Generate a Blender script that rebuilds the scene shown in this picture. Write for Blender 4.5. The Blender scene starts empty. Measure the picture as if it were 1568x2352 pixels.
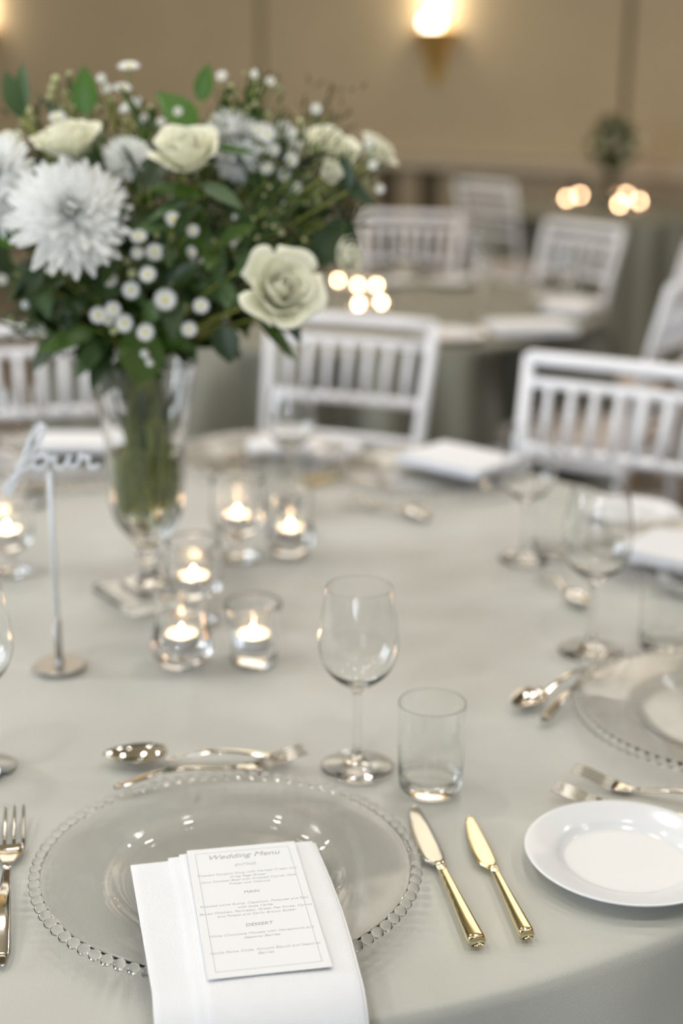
import bpy, bmesh, math, random
from mathutils import Vector, Matrix, Euler

# ------------------------------------------------------------------ camera, world, lights, exposure
S = bpy.context.scene
C = S.collection
R = math.radians
TZ = 0.75                                   # table top height
CAMH, PITCH, ROLL = 1.404, R(17.0), R(0.5)
cam_d = bpy.data.cameras.new('camera'); cam = bpy.data.objects.new('camera', cam_d); C.objects.link(cam)
cam_d.sensor_fit = 'VERTICAL'; cam_d.sensor_height = 36.0; cam_d.lens = 50.0
cam_d.clip_start = 0.05; cam_d.clip_end = 60
_f = Vector((0, math.cos(PITCH), -math.sin(PITCH))); _r0 = Vector((1, 0, 0)); _u0 = _r0.cross(_f)
_r = _r0*math.cos(ROLL) + _u0*math.sin(ROLL); _u = _u0*math.cos(ROLL) - _r0*math.sin(ROLL)
cm = Matrix((( _r.x, _u.x, -_f.x, 0), (_r.y, _u.y, -_f.y, 0), (_r.z, _u.z, -_f.z, CAMH), (0, 0, 0, 1)))
cam.matrix_world = cm
cam_d.dof.use_dof = True; cam_d.dof.focus_distance = 1.12; cam_d.dof.aperture_fstop = 2.45
S.camera = cam
S.view_settings.view_transform = 'Standard'; S.view_settings.look = 'None'
S.view_settings.gamma = 1; S.view_settings.use_curve_mapping = False
S.view_settings.exposure = 0.0
try:
    S.cycles.use_denoising = True; S.cycles.max_bounces = 12; S.cycles.transmission_bounces = 12
    S.cycles.transparent_max_bounces = 14; S.cycles.glossy_bounces = 6; S.cycles.diffuse_bounces = 4
    S.cycles.sample_clamp_indirect = 40.0; S.cycles.blur_glossy = 0.3
except Exception: pass
w = bpy.data.worlds.new('room_ambience'); S.world = w; w.use_nodes = True
w.node_tree.nodes['Background'].inputs[0].default_value = (0.90, 0.93, 1.0, 1)
w.node_tree.nodes['Background'].inputs[1].default_value = 0.34

def area(name, loc, rot, sx, sy, power, col):
    d = bpy.data.lights.new(name, 'AREA'); d.shape = 'RECTANGLE'; d.size = sx; d.size_y = sy
    d.energy = power; d.color = col
    o = bpy.data.objects.new(name, d); C.objects.link(o); o.location = loc; o.rotation_euler = rot
    return o
# ceiling light field over the near tables
for _x in (-2.2, -0.9, 0.4, 1.7):
    for _y in (0.3, 1.7, 3.1):
        area('overhead_light', (_x, _y, 3.12), (0, 0, 0), 0.15, 0.15, 7.9, (1.0, 0.975, 0.95))
area('overhead_light', (-1.5, 7.3, 3.12), (0, 0, R(-31)), 8.0, 2.4, 95, (1.0, 0.93, 0.80))  # broad fill lamp, added to brighten the far wall
# tall daylit windows in the wall behind the photographer
for _x, _sx in ((-1.55, 0.045), (-0.75, 0.03)):
    area('window_light', (_x, -3.9, 1.75), (R(90), 0, 0), _sx, 2.3, 400*_sx/0.3, (0.78, 0.88, 1.0))
# a broad window in the left-hand wall
for _y in (0.9, 2.3):
    area('window_light', (-4.6, _y, 1.75), (R(90), 0, R(-90)), 0.55, 1.9, 52, (0.80, 0.89, 1.0))
# added warm uplights: turn the far ceiling gold for reflections in the metal
for _x, _y in ((-1.5, 5.4), (1.6, 4.9)):
    area('added_gold_wash', (_x, _y, 2.45), (R(180), 0, 0), 1.2, 0.5, 10, (1.0, 0.68, 0.30))

def tp(x, y, z=TZ):                           # point of a level plane
    d = _f + _r*((x-784)/3266.7) - _u*((y-1176)/3266.7)
    t = (z-CAMH)/d.z
    return Vector((0, 0, CAMH)) + d*t
def at(x, y, Y):                              # point of an upright plane Y metres ahead
    d = _f + _r*((x-784)/3266.7) - _u*((y-1176)/3266.7)
    return Vector((0, 0, CAMH)) + d*(Y/d.y)

# ------------------------------------------------------------------ materials
MATS = {}
def mat(name, col, rough=0.5, metal=0.0, trans=0.0, ior=1.45, emis=None, es=0.0, spec=0.5, sss=0.0,
        var=0.0, vscale=20.0, bump=0.0, bscale=200.0, sheen=0.0, coat=0.0):
    m = bpy.data.materials.new(name); m.use_nodes = True; nt = m.node_tree; p = nt.nodes['Principled BSDF']
    p.inputs['Base Color'].default_value = (*col, 1); p.inputs['Roughness'].default_value = rough
    p.inputs['Metallic'].default_value = metal; p.inputs['Transmission Weight'].default_value = trans
    p.inputs['IOR'].default_value = ior; p.inputs['Specular IOR Level'].default_value = spec
    if sheen: p.inputs['Sheen Weight'].default_value = sheen
    if coat: p.inputs['Coat Weight'].default_value = coat
    if sss:
        p.inputs['Subsurface Weight'].default_value = sss; p.inputs['Subsurface Scale'].default_value = 0.01
    if emis:
        p.inputs['Emission Color'].default_value = (*emis, 1); p.inputs['Emission Strength'].default_value = es
    tc = None
    if var or bump:
        tc = nt.nodes.new('ShaderNodeTexCoord')
    if var:
        n = nt.nodes.new('ShaderNodeTexNoise'); n.inputs['Scale'].default_value = vscale; n.inputs['Detail'].default_value = 4
        nt.links.new(tc.outputs['Object'], n.inputs['Vector'])
        r = nt.nodes.new('ShaderNodeValToRGB')
        r.color_ramp.elements[0].position = 0.3; r.color_ramp.elements[1].position = 0.7
        r.color_ramp.elements[0].color = (*[c*(1-var) for c in col], 1)
        r.color_ramp.elements[1].color = (*[min(1, c*(1+var)) for c in col], 1)
        nt.links.new(n.outputs['Fac'], r.inputs['Fac']); nt.links.new(r.outputs['Color'], p.inputs['Base Color'])
    if bump:
        n2 = nt.nodes.new('ShaderNodeTexNoise'); n2.inputs['Scale'].default_value = bscale; n2.inputs['Detail'].default_value = 3
        nt.links.new(tc.outputs['Object'], n2.inputs['Vector'])
        b = nt.nodes.new('ShaderNodeBump'); b.inputs['Strength'].default_value = bump; b.inputs['Distance'].default_value = 0.002
        nt.links.new(n2.outputs['Fac'], b.inputs['Height']); nt.links.new(b.outputs['Normal'], p.inputs['Normal'])
    MATS[name] = m
    return m
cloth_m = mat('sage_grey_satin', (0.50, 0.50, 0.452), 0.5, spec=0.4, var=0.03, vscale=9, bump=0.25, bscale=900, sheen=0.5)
cloth2_m = mat('dimmed_grey_linen', (0.235, 0.235, 0.195), 0.6, spec=0.3, var=0.05, vscale=6)  # same cloth, base colour darkened for the weaker light at the far tables
glass_m = mat('clear_glass', (0.995, 1.0, 0.997), 0.0, trans=1.0, ior=1.46)
charger_glass_m = mat('pressed_glass', (0.998, 1.0, 0.998), 0.0, trans=1.0, ior=1.33)
green_glass_m = mat('faint_green_glass', (0.985, 0.998, 0.992), 0.0, trans=1.0, ior=1.5)
water_m = mat('water', (0.90, 0.93, 0.72), 0.0, trans=1.0, ior=1.33)
steel_m = mat('polished_steel', (0.66, 0.63, 0.57), 0.09, metal=1.0)
gold_reflection_m = mat('gold_reflection_steel', (0.90, 0.78, 0.50), 0.10, metal=1.0)  # silver cutlery steel with warm reflections put into its base colour
china_m = mat('white_china', (0.75, 0.765, 0.785), 0.12, spec=0.3)
nap_m = mat('white_linen', (0.82, 0.83, 0.86), 0.8, var=0.015, vscale=30, bump=0.35, bscale=700, sheen=0.1)
card_m = mat('white_card', (0.82, 0.83, 0.85), 0.6)
ink_m = mat('grey_ink', (0.42, 0.42, 0.44), 0.7)
ink2_m = mat('pale_grey_ink', (0.56, 0.56, 0.58), 0.7)
wax_m = mat('candle_wax', (0.93, 0.86, 0.76), 0.4, sss=0.3)
alu_m = mat('tealight_aluminium', (0.62, 0.62, 0.64), 0.35, metal=0.85)
flame_m = mat('candle_flame', (1, 0.7, 0.4), 0.5, emis=(1.0, 0.62, 0.36), es=240)
wick_m = mat('wick', (0.02, 0.015, 0.01), 0.9)
silver_m = mat('brushed_silver', (0.42, 0.41, 0.39), 0.3, metal=0.9)
chair_m = mat('white_resin', (0.90, 0.90, 0.93), 0.35, var=0.02, vscale=8)
cush_m = mat('pale_cushion', (0.60, 0.54, 0.50), 0.8, var=0.04)
wall_m = mat('taupe_wallcovering', (0.44, 0.36, 0.235), 0.8, var=0.04, vscale=2.5, bump=0.3, bscale=60)
wain_m = mat('wainscot_paint', (0.33, 0.275, 0.185), 0.6, var=0.04, vscale=3)
rail_m = mat('cream_rail_paint', (0.55, 0.46, 0.33), 0.5, var=0.03)
dark_m = mat('dark_walnut', (0.075, 0.052, 0.026), 0.5, var=0.2, vscale=6)
seam_m = mat('panel_seam', (0.10, 0.08, 0.055), 0.8, var=0.1)
carpet_m = mat('taupe_carpet', (0.135, 0.11, 0.082), 0.95, var=0.25, vscale=14, bump=0.6, bscale=150)
ceil_m = mat('cream_ceiling', (0.78, 0.66, 0.42), 0.8, var=0.02)
gold_m = mat('gilt_metal', (0.75, 0.50, 0.16), 0.35, metal=0.7)
bulb_m = mat('lamp_glow', (1, 0.9, 0.8), 0.5, emis=(1.0, 0.86, 0.68), es=9)
leafd_m = mat('dark_green_leaf', (0.020, 0.046, 0.006), 0.42, var=0.35, vscale=25)
leafm_m = mat('mid_green_leaf', (0.046, 0.100, 0.009), 0.45, var=0.3, vscale=25)
leafb_m = mat('bright_green_leaf', (0.06, 0.16, 0.005), 0.42, var=0.15, vscale=25)
leafg_m = mat('grey_green_leaf', (0.062, 0.118, 0.036), 0.5, var=0.3, vscale=25)
stem_m = mat('green_stem', (0.24, 0.28, 0.05), 0.5, var=0.3, vscale=30)
bud_m = mat('cream_bud', (0.50, 0.52, 0.26), 0.6, var=0.2, vscale=60)
petal_m = mat('white_petal', (0.95, 0.955, 0.94), 0.6)
rose_m = mat('cream_rose_petal', (0.95, 0.94, 0.77), 0.55, var=0.04, vscale=30)
mumc_m = mat('pale_mum_petal', (0.93, 0.94, 0.91), 0.6)
def translucent(m, amt):
    nt = m.node_tree; p = nt.nodes['Principled BSDF']; out = nt.nodes['Material Output']
    t = nt.nodes.new('ShaderNodeBsdfTranslucent'); t.inputs['Color'].default_value = p.inputs['Base Color'].default_value
    x = nt.nodes.new('ShaderNodeMixShader'); x.inputs[0].default_value = amt
    nt.links.new(p.outputs[0], x.inputs[1]); nt.links.new(t.outputs[0], x.inputs[2]); nt.links.new(x.outputs[0], out.inputs['Surface'])
translucent(petal_m, 0.3); translucent(mumc_m, 0.3); translucent(rose_m, 0.2)
eye_m = mat('daisy_centre', (0.80, 0.74, 0.25), 0.7, var=0.2, vscale=300)

# ------------------------------------------------------------------ helpers
def tagit(o, label=None, cat=None, group=None, kind=None):
    if label: o['label'] = label
    if cat: o['category'] = cat
    if group: o['group'] = group
    if kind: o['kind'] = kind
    return o
def empty(name, loc=(0, 0, 0), rz=0.0, label=None, cat=None, group=None, kind=None):
    o = bpy.data.objects.new(name, None); C.objects.link(o); o.empty_display_size = 0.02
    o.location = loc; o.rotation_euler = (0, 0, rz)
    return tagit(o, label, cat, group, kind)
def md(name, vs, fs, m, smooth=True):
    d = bpy.data.meshes.new(name); d.from_pydata([tuple(v) for v in vs], [], fs); d.materials.append(m)
    if smooth: d.polygons.foreach_set('use_smooth', [True]*len(d.polygons))
    d.update(); return d
def obj(name, data, parent=None, mw=None, loc=None, kind=None):
    o = bpy.data.objects.new(name, data); C.objects.link(o)
    if parent: o.parent = parent
    if mw is not None: o.matrix_local = mw
    if loc is not None: o.location = loc
    if kind: o['kind'] = kind
    return o
def copy_tree(o, parent=None):
    c = o.copy(); C.objects.link(c)
    if parent: c.parent = parent; c.matrix_parent_inverse = o.matrix_parent_inverse.copy()
    for ch in list(o.children): copy_tree(ch, c)
    return c
def dup(o, loc, rz, label, group=None, scale=None, cat=None):
    c = copy_tree(o); c.location = loc; c.rotation_euler = (0, 0, rz); c['label'] = label
    if group: c['group'] = group
    if scale: c.scale = (scale,)*3
    return c
def lathe(name, prof, m, n=48, smooth=True, wob=None, sup=0.0003):
    """prof: list of (r, z); r == 0 closes on the axis."""
    P = [tuple(p) for p in prof]; Q = []
    for k, p in enumerate(P):                          # tight support rings at sharp turns
        if 0 < k < len(P)-1 and p[0] > 1e-6:
            a = Vector(p)-Vector(P[k-1]); b = Vector(P[k+1])-Vector(p)
            if a.length > 1e-7 and b.length > 1e-7 and a.angle(b) > 0.6:
                da = min(0.25*a.length, sup); db = min(0.25*b.length, sup)
                Q += [tuple(Vector(p)-a.normalized()*da), p, tuple(Vector(p)+b.normalized()*db)]; continue
        Q.append(p)
    prof = Q
    vs, fs, rings = [], [], []
    for k, (r, z) in enumerate(prof):
        if r < 1e-6: rings.append([len(vs)]); vs.append((0, 0, z)); continue
        ids = []
        for i in range(n):
            a = 2*math.pi*i/n; rr = r*(wob(a, z) if wob else 1)
            ids.append(len(vs)); vs.append((rr*math.cos(a), rr*math.sin(a), z))
        rings.append(ids)
    for A, B in zip(rings[:-1], rings[1:]):
        if len(A) == 1 and len(B) == 1: continue
        for i in range(n):
            j = (i+1) % n
            if len(A) == 1: fs.append((A[0], B[j], B[i]))
            elif len(B) == 1: fs.append((A[i], A[j], B[0]))
            else: fs.append((A[i], A[j], B[j], B[i]))
    d = md(name, vs, fs, m, smooth)
    bm = bmesh.new(); bm.from_mesh(d); bmesh.ops.recalc_face_normals(bm, faces=bm.faces)
    bm.to_mesh(d); bm.free()
    return d
def crom(pts, n):
    """smooth resample of a profile"""
    out = []
    P = [pts[0]] + list(pts) + [pts[-1]]
    for i in range(1, len(P)-2):
        for k in range(n):
            t = k/n
            out.append(tuple(0.5*((2*P[i][c]) + (-P[i-1][c]+P[i+1][c])*t + (2*P[i-1][c]-5*P[i][c]+4*P[i+1][c]-P[i+2][c])*t*t
                       + (-P[i-1][c]+3*P[i][c]-3*P[i+1][c]+P[i+2][c])*t**3) for c in range(len(P[0]))))
    out.append(tuple(pts[-1])); return out
def tube_geo(pts, rad, n=8, vs=None, fs=None):
    vs = [] if vs is None else vs; fs = [] if fs is None else fs
    pts = [Vector(p) for p in pts]; up = Vector((0.13, 0.31, 0.94)); rings = []
    for k, p in enumerate(pts):
        d = (pts[min(k+1, len(pts)-1)] - pts[max(k-1, 0)])
        d = d.normalized() if d.length > 1e-9 else Vector((0, 0, 1))
        a = d.cross(up); a = a.normalized() if a.length > 1e-3 else Vector((1, 0, 0)); b = d.cross(a)
        r = rad[k] if hasattr(rad, '__len__') else rad
        ids = []
        for i in range(n):
            t = 2*math.pi*i/n; ids.append(len(vs)); vs.append(p + a*(r*math.cos(t)) + b*(r*math.sin(t)))
        rings.append(ids)
    for A, B in zip(rings[:-1], rings[1:]):
        for i in range(n):
            j = (i+1) % n; fs.append((A[i], A[j], B[j], B[i]))
    fs.append(tuple(reversed(rings[0]))); fs.append(tuple(rings[-1]))
    return vs, fs
def tube(name, pts, rad, m, n=8):
    v, f = tube_geo(pts, rad, n); return md(name, v, f, m)
def box_geo(cx, cy, cz, sx, sy, sz, vs, fs):
    b = len(vs)
    for dx, dy, dz in ((-1,-1,-1),(1,-1,-1),(1,1,-1),(-1,1,-1),(-1,-1,1),(1,-1,1),(1,1,1),(-1,1,1)):
        vs.append(Vector((cx+dx*sx/2, cy+dy*sy/2, cz+dz*sz/2)))
    for q in ((0,3,2,1),(4,5,6,7),(0,1,5,4),(1,2,6,5),(2,3,7,6),(3,0,4,7)): fs.append(tuple(b+i for i in q))
def box(name, c, s, m, bev=0.0):
    v, f = [], []; box_geo(*c, *s, v, f); d = md(name, v, f, m, False)
    if bev:
        bm = bmesh.new(); bm.from_mesh(d)
        bmesh.ops.bevel(bm, geom=list(bm.edges), offset=bev, segments=2, affect='EDGES'); bm.to_mesh(d); bm.free()
    return d
def blade_geo(st, vs=None, fs=None, nx=9):
    """closed strip along +X. st: (x, yc, z, half width, thickness, cup)"""
    vs = [] if vs is None else vs; fs = [] if fs is None else fs; rings = []
    for (x, yc, z, hw, th, cup) in st:
        ids = []
        for i in range(nx):
            u = -1+2*i/(nx-1); ids.append(len(vs))
            vs.append(Vector((x, yc+u*hw, z + cup*u*u + th/2*math.sqrt(max(0, 1-u**4)))))
        for i in range(nx-2, 0, -1):
            u = -1+2*i/(nx-1); ids.append(len(vs))
            vs.append(Vector((x, yc+u*hw, z + cup*u*u - th/2*math.sqrt(max(0, 1-u**4)))))
        rings.append(ids)
    n = len(rings[0])
    for A, B in zip(rings[:-1], rings[1:]):
        for i in range(n):
            j = (i+1) % n; fs.append((A[i], A[j], B[j], B[i]))
    fs.append(tuple(rings[0])); fs.append(tuple(reversed(rings[-1])))
    return vs, fs
def ang(a, b): return math.atan2(b.y-a.y, b.x-a.x)
def frame(pos, d, n, s=1.0, sx=None):
    """matrix whose +Y looks along d and +Z near n"""
    y = Vector(d).normalized(); z = Vector(n) - y*Vector(n).dot(y)
    if z.length < 1e-4: z = y.orthogonal()
    z.normalize(); x = y.cross(z)
    sx = s if sx is None else sx
    m = Matrix(((x.x*sx, y.x*s, z.x*s, pos[0]), (x.y*sx, y.y*s, z.y*s, pos[1]), (x.z*sx, y.z*s, z.z*s, pos[2]), (0, 0, 0, 1)))
    return m

# ------------------------------------------------------------------ the room
v, f = [], []; box_geo(0, 5.0, -0.05, 24, 26, 0.1, v, f)
tagit(obj('floor', md('floor', v, f, carpet_m, False)), kind='structure')
v, f = [], []; box_geo(0, 5.0, 3.25, 24, 26, 0.1, v, f)
tagit(obj('ceiling', md('ceiling', v, f, ceil_m, False)), kind='structure')
WA = R(-31.0); W0 = Vector((0.32, 9.25, 0))           # far wall: runs towards the camera on the right
def wallpt(s, n=0.0, z=0.0): return Vector((W0.x + s*math.cos(WA) + n*math.sin(WA), W0.y + s*math.sin(WA) - n*math.cos(WA), z))
def wall_s(x):                                        # distance along the wall of a picture column
    d = _f + _r*((x-784)/3266.7) - _u*((300-1176)/3266.7)
    # (W0 + s*dir) x d = 0 in plan
    dx, dy = math.cos(WA), math.sin(WA)
    return (W0.y*d.x - W0.x*d.y)/(dx*d.y - dy*d.x)
wr = empty('wall_far', W0, WA, kind='structure')
def wbox(name, s, n, z, ls, ln, lz, m, bev=0.0):
    return obj(name, box(name, (s, -n, z), (ls, ln, lz), m, bev), wr)
wbox('wall_panel_backing', -1, -0.06, 1.6, 16, 0.1, 3.2, seam_m)
seams = [-9.0, wall_s(-420), wall_s(602), wall_s(1432), wall_s(1900), 6.6]
for a, b in zip(seams[:-1], seams[1:]):
    wbox('wall_panel', (a+b)/2, 0.0, 2.06, b-a-0.035, 0.03, 2.26, wall_m, 0.006)
rail = wbox('dado_rail', -1, 0.045, 0.905, 16, 0.06, 0.085, rail_m, 0.012)
wbox('rail_cap', -1, 0.055, 0.953, 16, 0.09, 0.022, rail_m, 0.008)
# wainscot boards with dark recesses between them
per = wall_s(993)-wall_s(897); s = wall_s(897)-per*0.25-per*24; k = 0
while s < 6.4:
    if s < wall_s(1020): wr_, wp_ = per*0.46, per*0.54
    else: wr_, wp_ = 0.03, 0.70
    wbox('wainscot_recess', s+wr_/2, -0.005, 0.49, wr_-0.005, 0.02, 0.78, dark_m, 0.002)
    wbox('wainscot_panel', s+wr_+wp_/2, 0.0, 0.49, wp_-0.01, 0.04, 0.78, wain_m, 0.01)
    s += wr_+wp_; k += 1
wbox('baseboard_strip', -1, 0.03, 0.05, 16, 0.03, 0.10, rail_m, 0.006)

def sconce(s, z, label):
    t = empty('wall_sconce', wallpt(s, 0.02, z), WA, label, 'wall lamp', 'gilt wall sconces on the far wall')
    prof = [(0.0, -0.30), (0.018, -0.29), (0.03, -0.25), (0.06, -0.17), (0.105, -0.07), (0.14, 0.0), (0.15, 0.02)]
    n = 24; vs, fs = [], []; P = crom(prof, 3)
    for r, zz in P:
        for i in range(n+1):
            a = math.pi + math.pi*i/n; vs.append((r*math.cos(a), r*math.sin(a)*0.9, zz))
    for k in range(len(P)-1):
        for i in range(n): fs.append((k*(n+1)+i, k*(n+1)+i+1, (k+1)*(n+1)+i+1, (k+1)*(n+1)+i))
    d = md('shade', vs, fs, gold_m); o = obj('shade', d, t)
    mo = o.modifiers.new('s', 'SOLIDIFY'); mo.thickness = 0.006
    obj('back_plate', box('back_plate', (0, 0.0, -0.11), (0.10, 0.012, 0.34), gold_m, 0.004), t)
    obj('bulb', lathe('bulb', crom([(0, -0.055), (0.035, -0.03), (0.06, 0.02), (0.05, 0.055), (0.0, 0.075)], 4), bulb_m, 20), t, loc=(0, -0.07, 0.03))
    pl = bpy.data.lights.new('sconce_lamp', 'POINT'); pl.energy = 6; pl.color = (1.0, 0.84, 0.62); pl.shadow_soft_size = 0.05
    po = bpy.data.objects.new('sconce_lamp', pl); C.objects.link(po); po.location = wallpt(s, 0.14, z+0.19)
    return t
sconce(wall_s(1000), 1.665, 'glowing gilt sconce on the taupe wall above the dado rail')
sconce(wall_s(-18), 1.70, 'gilt wall sconce cut off by the left edge of the photo')

# ------------------------------------------------------------------ table cloths
TC = Vector((-0.2, 1.71, 0)); TR = 0.855
T2 = Vector((0.0, 4.30, 0)); R2 = 0.78
T3 = Vector((1.44, 7.75, 0)); R3 = 0.70
def chair_loc(px, py, deg, z=0.92):             # px, py: where the middle of the top rail shows
    p = tp(px, py, z); off = Matrix.Rotation(R(deg), 3, 'Z') @ Vector((0, 0.295, 0))
    return Vector((p.x-off.x, p.y-off.y, 0))
def seat_at(T, rad, az, turn=0.0, gap=0.02):     # a chair facing the middle of its table
    return (T + Vector((math.cos(R(az)), math.sin(R(az)), 0))*(rad+gap), az-90+turn)
CHAIRS = [(chair_loc(808, 730, -20), -20, 'white chiavari chair across the table, right of the bouquet'),
    (chair_loc(1435, 838, -30), -30, 'white chiavari chair at the right edge, across the table'),
    (chair_loc(88, 752, 14), 14, 'white chiavari chair at the left edge, behind the vase'),
    (*seat_at(T2, R2, 42, -6), 'pale chair at the right rear of the second table, its spindles in view'),
    (*seat_at(T2, R2, -38, 4, 0.05), 'pale chair cut off by the right edge, behind the nearest right-hand chair'),
    (*seat_at(T2, R2, 76, 3), 'pale chair on the far side of the second table, facing the camera'),
    (*seat_at(T2, R2, 6, -4, 0.04), 'greyish blurred chair standing right of the second table'),
    (*seat_at(T3, R3, 222, 0, 0.03), 'pale chair at the left of the farthest table')]
def dents_for(T, rad):                           # the hanging cloth gives way to a seat pushed under the table
    out = []
    for loc, deg, _ in CHAIRS:
        d = loc - T
        if d.length < rad+0.40: out.append((math.atan2(d.y, d.x), math.asin(min(0.9, 0.30/d.length)), min(0.34, max(0.0, rad+0.10-(d.length-0.24)))))
    return out
def tablecloth(name, cx, cy, rad, m, crease=None, folds=26, amp=0.022, seed=1, n=288, dents=()):
    rnd = random.Random(seed); ph = [rnd.uniform(0, 6.28) for _ in range(5)]
    rings = [i/14*(rad-0.012) for i in range(1, 15)]
    vs, fs = [(0, 0, 0)], []; R_ = []
    def top(x, y):
        z = 0.0006*math.sin(x*9+y*5+ph[0]) + 0.0005*math.sin(y*14-x*4+ph[1])
        if crease is not None:
            z += 0.0050*math.exp(-((y-crease)/0.013)**2) + 0.0014*math.exp(-((x+0.05*y-0.02)/0.006)**2)
        return z
    vs = [(0, 0, top(0, 0))]
    for r in rings:
        ids = []
        for i in range(n):
            a = 2*math.pi*i/n; ids.append(len(vs)); x, y = r*math.cos(a), r*math.sin(a); vs.append((x, y, top(x, y)))
        R_.append(ids)
    for (dr, dz, t) in ((-0.004, -0.001, 0), (0.0, -0.004, 0), (0.003, -0.012, 0.02), (0.006, -0.04, 0.35), (0.012, -0.10, 0.6), (0.02, -0.2, 0.75),
                        (0.03, -0.35, 0.9), (0.042, -0.52, 1.0), (0.055, -0.742, 1.15)):
        ids = []
        for i in range(n):
            a = 2*math.pi*i/n
            wv = (math.sin(folds*a+ph[2]+0.6*math.sin(3*a+ph[3])) + 0.45*math.sin(folds*0.5*a+ph[4]+math.sin(5*a)))
            r = rad+dr + amp*t*(wv*0.7)
            for (da, dw, dd) in dents:
                q = (a-da+math.pi) % (2*math.pi) - math.pi
                if abs(q) < dw: r -= dd*math.cos(q/dw*math.pi/2)**0.5*min(1, t*2.2)
            ids.append(len(vs)); vs.append((r*math.cos(a), r*math.sin(a), dz))
        R_.append(ids)
    for i in range(n): fs.append((0, R_[0][i], R_[0][(i+1) % n]))
    for A, B in zip(R_[:-1], R_[1:]):
        for i in range(n):
            j = (i+1) % n; fs.append((A[i], B[i], B[j], A[j]))
    o = obj(name, md(name, vs, fs, m)); o.location = (cx, cy, TZ-0.003)
    return o
tagit(tablecloth('tablecloth', TC.x, TC.y, TR, cloth_m, crease=0.045, dents=dents_for(TC, TR)), 'sage grey satin cloth over the nearest round table', 'tablecloth')
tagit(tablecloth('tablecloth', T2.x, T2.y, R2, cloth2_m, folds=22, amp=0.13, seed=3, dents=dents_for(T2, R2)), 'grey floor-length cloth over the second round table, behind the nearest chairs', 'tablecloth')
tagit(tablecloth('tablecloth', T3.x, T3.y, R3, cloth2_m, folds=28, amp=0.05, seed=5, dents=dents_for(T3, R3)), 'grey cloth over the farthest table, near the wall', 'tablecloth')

# ------------------------------------------------------------------ glassware
def mk_wine():
    t = empty('wine_glass')
    out = crom([(0.0355, 0.0008), (0.0352, 0.0022), (0.026, 0.0045), (0.012, 0.008), (0.0055, 0.016), (0.0042, 0.035), (0.0042, 0.070), (0.0060, 0.083),
                (0.016, 0.0905), (0.031, 0.105), (0.0385, 0.125), (0.0385, 0.145), (0.0350, 0.170), (0.0318, 0.190)], 4)
    inn = crom([(0.0312, 0.190), (0.0344, 0.170), (0.0379, 0.145), (0.0379, 0.1255), (0.0303, 0.106), (0.015, 0.095), (0.0, 0.0905)], 4)
    nb = 14
    foot = out[:nb]; bowl = out[nb-1:]
    obj('bowl', lathe('bowl', [(0.0, bowl[0][1]-0.0)] + bowl + [(0.0315, 0.1903)] + inn, glass_m, 56), t)
    obj('foot', lathe('foot', [(0.0, 0.0006)] + foot + [(0.0, foot[-1][1])], glass_m, 56), t)
    return t
def mk_tumbler():
    t = empty('tumbler')
    out = crom([(0.0, 0.0008), (0.022, 0.0008), (0.0285, 0.004), (0.0305, 0.012), (0.0315, 0.04), (0.0320, 0.092)], 5)
    inn = crom([(0.0313, 0.092), (0.0308, 0.04), (0.0292, 0.019), (0.022, 0.0125), (0.0, 0.0115)], 5)
    obj('body', lathe('body', out + [(0.03165, 0.0924)] + inn, green_glass_m, 56), t)
    return t
wine = mk_wine(); tumb = mk_tumbler()
def put(o, p, rz=0, label=None, cat=None, group=None, z=TZ):
    o.location = (p.x, p.y, z); o.rotation_euler = (0, 0, rz); tagit(o, label, cat, group); return o
WG = 'wine glasses on the nearest table'; TG = 'tumblers on the nearest table'
put(wine, tp(820, 1762), 0, 'clear wine glass in the middle of the table, left of the water tumbler', 'wine glass', WG)
put(tumb, tp(987, 1815), 0, 'clear empty tumbler beside the nearest wine glass, behind the gold-lit knives', 'tumbler', TG)
def W_(x, y, lab, s=None): return dup(wine, (*tp(x, y).xy, TZ), 0.3, lab, scale=s)
def T_(x, y, lab): return dup(tumb, (*tp(x, y).xy, TZ), 0.3, lab)
W_(1355, 1497, 'wine glass at the right, behind the crossed spoon and fork', 1.06)
T_(1524, 1492, 'greenish tumbler at the right edge beside the right-hand wine glass')
W_(1203, 1285, 'blurred wine glass just right of the folded napkin on the far charger')
T_(1268, 1275, 'blurred tumbler on the far right, between two wine glasses')
W_(668, 1150, 'blurred wine glass standing in front of the far white plates, behind the candles')
T_(655, 1178, 'blurred tumbler right behind the back pair of candles')
W_(55, 1160, 'blurred wine glass on the far left behind the table sign')
W_(-45, 1768, 'wine glass cut off by the left edge, in front of the table sign')

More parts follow.
